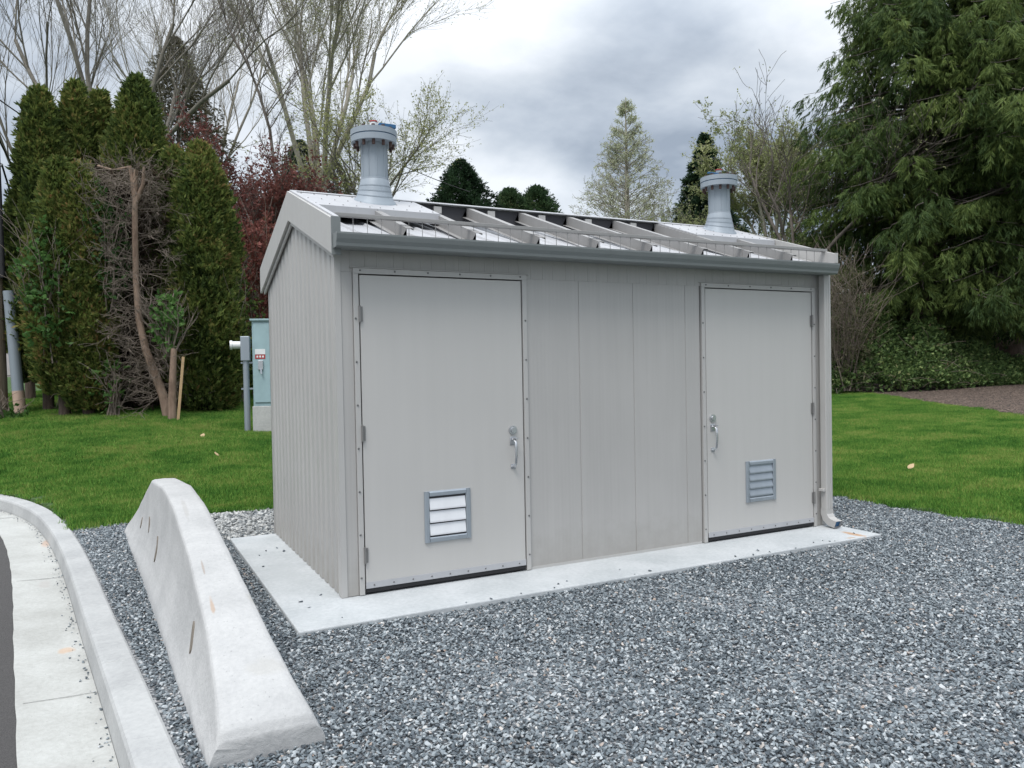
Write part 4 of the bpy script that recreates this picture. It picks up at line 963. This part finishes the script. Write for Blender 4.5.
# ---- the great cedar
cedm = leaf_mat('cedar_foliage', [(0, (.024, .050, .020)), (.35, (.068, .112, .036)), (.65, (.150, .205, .058)), (1, (.28, .32, .10))])
def cedar(px, D, label, seed, h, R, nb, rlow, base=1.6):
    g = np.random.default_rng(seed); rr = random.Random(seed); x, y, z = at(px, D); root = plant_root('cedar_tree', label, 'cedar', x, y, 'great cedars at the right')
    tube_obj('trunk', [(0, 0, -.3, 0, 0, 1.2, .62, .45), (0, 0, 1.2, 0, 0, h*.5, .45, .28), (0, 0, h*.5, 0, 0, h, .28, .03)], M['bark'], root)
    bs = []; Ps, As, Ts, Ss = [], [], [], []
    for i in range(nb):
        u = rr.uniform(0, 1)**.9; z0 = base+u*(h-base-.3); a = rr.uniform(0, 2*PI)
        L_ = R*np.interp(u, [0, .12, .35, .7, 1], [rlow, .95, 1, .62, .08])*rr.uniform(.62, 1.08); tone = rr.uniform(-.16, .22)
        m = 9; pts = []
        for j in range(m+1):
            s_ = j/m; pts.append((math.cos(a+.12*s_*rr.uniform(-1, 1))*L_*s_, math.sin(a)*L_*s_, z0+L_*(.16*s_-.50*s_*s_+.16*s_**4)))
        for j in range(m): bs.append((*pts[j], *pts[j+1], max(.008, .055*(1-j/m)), max(.007, .055*(1-(j+1)/m))))
        pa = np.array(pts); ns = int(26*L_)+12
        s_ = g.uniform(.22, 1.0, ns)**.75*m; j = np.minimum(s_.astype(int), m-1); f_ = (s_-j)[:, None]; pc = pa[j]*(1-f_)+pa[j+1]*f_
        side = g.choice([-1, 1], ns); wid = g.uniform(0, 1, ns)*.62*(1.15-s_/m)+.03; tx = np.array([-math.sin(a), math.cos(a), 0]); ox = np.array([math.cos(a), math.sin(a), 0])
        pc = pc+tx*(side*wid)[:, None]+ox*(wid*.4)[:, None]; pc[:, 2] -= wid*.45+g.uniform(0, .75, ns)**1.6
        Ps.append(pc); As.append(tx*(side*.55)[:, None]+ox*.55+np.array([0, 0, -1.0])+g.normal(size=(ns, 3))*.32); Ts.append(.42+tone+g.uniform(-.1, .1, ns)); Ss.append(g.uniform(.20, .40, ns))
    tube_obj('boughs', bs, M['dbark'], root)
    P = np.concatenate(Ps); V, F, T = sprays(P, np.concatenate(As), np.concatenate(Ss), 17, .70, g, width=.11, droop=.28, tint=np.concatenate(Ts), tj=.14)
    np_mesh('crown', V, F, cedm, root, T)
cedar(926, 24, 'great dark cedar with drooping sprays filling the upper right', 701, 17, 3.95, 360, .95, base=2.3)
cedar(1050, 23, 'second great cedar at the right edge, overlapping the first', 702, 18, 4.9, 380, .9, base=2.4)
cedar(1010, 31, 'taller cedar standing behind the two great cedars', 703, 18, 5.0, 240, .9, base=2.0)
# ---- bramble thicket under the cedars
bram = leaf_mat('bramble_leaf', [(0, (.045, .080, .032)), (.4, (.11, .18, .065)), (.75, (.22, .32, .11)), (.9, (.36, .44, .18)), (1, (.24, .17, .11))], .5)
g = np.random.default_rng(88); rr = random.Random(88)
pts = []; BRX = [826, 870, 930, 980, 1030, 1075]; BRD = []
for px_b, py_b in zip(BRX, (396, 394, 392, 388, 385, 383)):
    gx_, gy_ = gpt(px_b, py_b); BRD.append((gx_-CAM[0])*_f[0]/math.cos(PITCH)+(gy_-CAM[1])*_f[1]/math.cos(PITCH))
print('bramble front', BRD)
for i in range(17000):
    px = g.uniform(826, 1075); k = g.uniform(0, 1)
    D0 = float(np.interp(px, BRX, BRD)); D = D0+k*4.5*g.uniform(0, 1)
    x, y, z = at(px, D); hh_ = np.interp(px, [826, 850, 900, 950, 990, 1030, 1075], [2.1, 2.25, 2.0, 1.4, .75, .62, .6])*min(1, .25+(D-D0)*.9)*(1+.18*math.sin(px*.11)+.12*math.sin(px*.27+D*2))
    pts.append((x, y, z+hh_*(g.uniform(0, 1)**.35)))
x, y, z = at(920, 21); root = plant_root('bramble_thicket', 'bright green bramble thicket along the lawn edge under the cedars', 'bramble', x, y)
pts = np.array(pts)-np.array([x, y, root.location.z])
leaf_cloud(root, 'foliage', pts, g, .15, bram, .45, tj=.38, width=.6); sg = []; tp = []
for i in range(260):
    p_ = pts[g.integers(0, len(pts))]; a = rr.uniform(0, 2*PI)
    grow(rr, tuple(p_-np.array([0, 0, .3])), (math.cos(a), math.sin(a), .7), rr.uniform(.5, 1.1), .009, 0, sg, tp, dict(kids=0, ratio=.5, spread=.8, up=-.12, wob=.12, rmin=.005, lv=0, nseg=5))
tube_obj('canes', sg, M['twig'], root)
# dark evergreen undergrowth behind the brambles
shrub(905, 285, 350, 27.5, 3.0, 'dark undergrowth in the deep shade behind the brambles, left part', 431, 2600, size=.2, tint=.2, stems=20, mat=cedm)
shrub(1000, 290, 352, 29.5, 3.6, 'dark undergrowth in the deep shade behind the brambles, right part', 432, 3000, size=.2, tint=.1, stems=20, mat=cedm)
# far wood closing the horizon
g = np.random.default_rng(99); n = 15000; px = g.uniform(-500, 1600, n); D = g.uniform(64, 84, n)
l = (px-512)/FPX*D; xx = CAM[0]+_f[0]*D+_r[0]*l; yy = CAM[1]+_f[1]*D+_r[1]*l; zz = H(xx, yy)+g.uniform(0, 1, n)*(5.2+1.6*np.sin(px*.021)+.9*np.sin(px*.07))
V, F, T = sprays(np.stack([xx, yy, zz], -1), g.normal(size=(n, 3)), g.uniform(1.2, 2.4, n), 8, 1.3, g, width=.4, tint=.3+.2*np.sin(xx*.3))
far = np_mesh('distant_wood', V, F, con, None, T); far['kind'] = 'stuff'; far['label'] = 'mixed wood closing the horizon'; far['category'] = 'wood'
# ---- white garage far left behind the pole
x, y, z = at(14, 46); hs = thing('garage', 'pale garage far away between the utility pole and the hedge clump', 'garage', (x, y, z), -.45)
MB().box(-1.7, 1.7, 0, 5, -.3, 2.35).build('wall', M['white'], hs)
MB().prism([(-2.0, 2.30), (0, 3.3), (2.0, 2.30), (2.0, 2.2), (0, 3.18), (-2.0, 2.2)], 'y', -.3, 5.3).prism([(-1.7, 2.351), (1.7, 2.351), (0, 3.17)], 'y', .0, 5.0).build('roof', M['hinge'], hs)
MB().box(-1.2, 1.2, -.03, -.002, 0, 2.0).build('door', plain('grey_garage_door', (.40, .37, .37)), hs)
# driveway strips
x1, y1, _ = at(-60, 27); x2, y2, _ = at(44, 27)
def strip2(pxa, pxb, Da, Db, name, mat):
    Vv = []; n = 14
    for i in range(n):
        px = pxa+(pxb-pxa)*i/(n-1)
        for D in (Da, Db):
            x, y, z = at(px, D); Vv.append((x, y, z+.05))
    Fv = np.array([(2*i, 2*i+2, 2*i+3, 2*i+1) for i in range(n-1)]); o = np_mesh(name, np.array(Vv), Fv, mat); o['kind'] = 'structure'
strip2(-80, 50, 29, 29.8, 'footpath', M['kerb']); strip2(-80, 45, 33, 44, 'driveway', M['plinth'])
# ---- fallen leaves on the lawn
lm = plain('fallen_leaf', (.42, .30, .16)); bl_ = bpy.data.meshes.new('leaf')
for i, (px, D, lb) in enumerate(((910, 10.3, 'single tan fallen leaf on the lawn right of the hut'), (201, 13.6, 'pale fallen leaf on the left lawn, farther of two'), (215, 12.0, 'pale fallen leaf on the left lawn, nearer of two'))):
    x, y, z = at(px, D); b = MB(); o_ = [(.055*math.cos(q_)*(1 if q_ != 0 else 1.3), .035*math.sin(q_), .012*math.sin(2*q_)) for q_ in np.linspace(0, 2*PI, 11)[:-1]]
    b.prism([(p_[0], p_[1]) for p_ in o_], 'z', 0, .006); o = b.build('fallen_leaf', lm); o.location = (x, y, z+.045); o.rotation_euler = (.35, -.5, i); tag(o, lb, 'leaf')

# ================================================================== light
w = bpy.data.worlds.new('World'); S.world = w; w.use_nodes = True; nt = w.node_tree; bg = nt.nodes['Background']
EL, AZ = math.radians(60), math.radians(232)      # sun high behind the camera's left shoulder, veiled by cloud
sky = nt.nodes.new('ShaderNodeTexSky'); sky.sky_type = 'NISHITA'; sky.sun_disc = False; sky.sun_elevation = EL; sky.sun_rotation = AZ
def wn(ty, ins={}, **kw):
    nd = nt.nodes.new(ty)
    for k, v in kw.items(): setattr(nd, k, v)
    for k, v in ins.items():
        if isinstance(v, bpy.types.NodeSocket): nt.links.new(v, nd.inputs[k])
        else: nd.inputs[k].default_value = v
    return nd
tc = wn('ShaderNodeTexCoord').outputs['Generated']
sepz = wn('ShaderNodeSeparateXYZ', {0: tc}).outputs['Z']
# project on a cloud deck so that clouds flatten towards the horizon
den = wn('ShaderNodeMath', {0: wn('ShaderNodeMath', {0: sepz, 1: 0.}, operation='MAXIMUM').outputs[0], 1: .28}, operation='ADD').outputs[0]
pv = wn('ShaderNodeVectorMath', {0: tc, 1: wn('ShaderNodeCombineXYZ', {0: den, 1: den, 2: den}).outputs[0]}, operation='DIVIDE').outputs[0]
mp = wn('ShaderNodeMapping', {'Vector': pv, 'Location': (2, 3, 8)}).outputs[0]
n1 = wn('ShaderNodeTexNoise', {'Vector': mp, 'Scale': 1.9, 'Detail': 8., 'Roughness': .5, 'Distortion': .1}).outputs['Fac']
n2 = wn('ShaderNodeTexNoise', {'Vector': mp, 'Scale': .45, 'Detail': 3., 'Roughness': .5}).outputs['Fac']
sm = wn('ShaderNodeMath', {0: wn('ShaderNodeMath', {0: n1, 1: .65}, operation='MULTIPLY').outputs[0], 1: wn('ShaderNodeMath', {0: n2, 1: .35}, operation='MULTIPLY').outputs[0]}, operation='ADD').outputs[0]
cr = wn('ShaderNodeValToRGB', {0: sm}); e = cr.color_ramp.elements
e[0].position = .39; e[0].color = (.33, .385, .465, 1); e[1].position = .575; e[1].color = (.90, .94, .99, 1)
m_ = e.new(.45); m_.color = (.50, .56, .64, 1); m_ = e.new(.505); m_.color = (.68, .735, .80, 1)
sc_ = wn('ShaderNodeVectorMath', {0: sky.outputs[0]}, operation='SCALE'); sc_.inputs['Scale'].default_value = 1.0
# overcast: brightest overhead
gain = wn('ShaderNodeMapRange', {0: sepz, 1: .35, 2: 1., 3: 7.2, 4: 19.}).outputs[0]
cl = wn('ShaderNodeVectorMath', {0: cr.outputs[0]}, operation='SCALE'); nt.links.new(gain, cl.inputs['Scale'])
mx = nt.nodes.new('ShaderNodeMix'); mx.data_type = 'RGBA'; mx.inputs[0].default_value = .92
nt.links.new(sc_.outputs[0], mx.inputs[6]); nt.links.new(cl.outputs[0], mx.inputs[7]); nt.links.new(mx.outputs[2], bg.inputs['Color']); bg.inputs['Strength'].default_value = .10
sl = bpy.data.lights.new('sun', 'SUN'); sl.energy = 1.55; sl.angle = math.radians(25); sl.color = (1, .96, .92)
so_ = bpy.data.objects.new('sun', sl); C.objects.link(so_)
# sky texture rotation is measured from +Y clockwise seen from above
dv = Vector((math.sin(AZ)*math.cos(EL), math.cos(AZ)*math.cos(EL), math.sin(EL)))
so_.rotation_euler = dv.to_track_quat('Z', 'Y').to_euler()
vs_ = S.view_settings; vs_.view_transform = 'Standard'; vs_.look = 'None'; vs_.exposure = .62; vs_.gamma = 1; vs_.use_curve_mapping = False
S.cycles.max_bounces = 6; S.cycles.diffuse_bounces = 3; S.cycles.transparent_max_bounces = 4
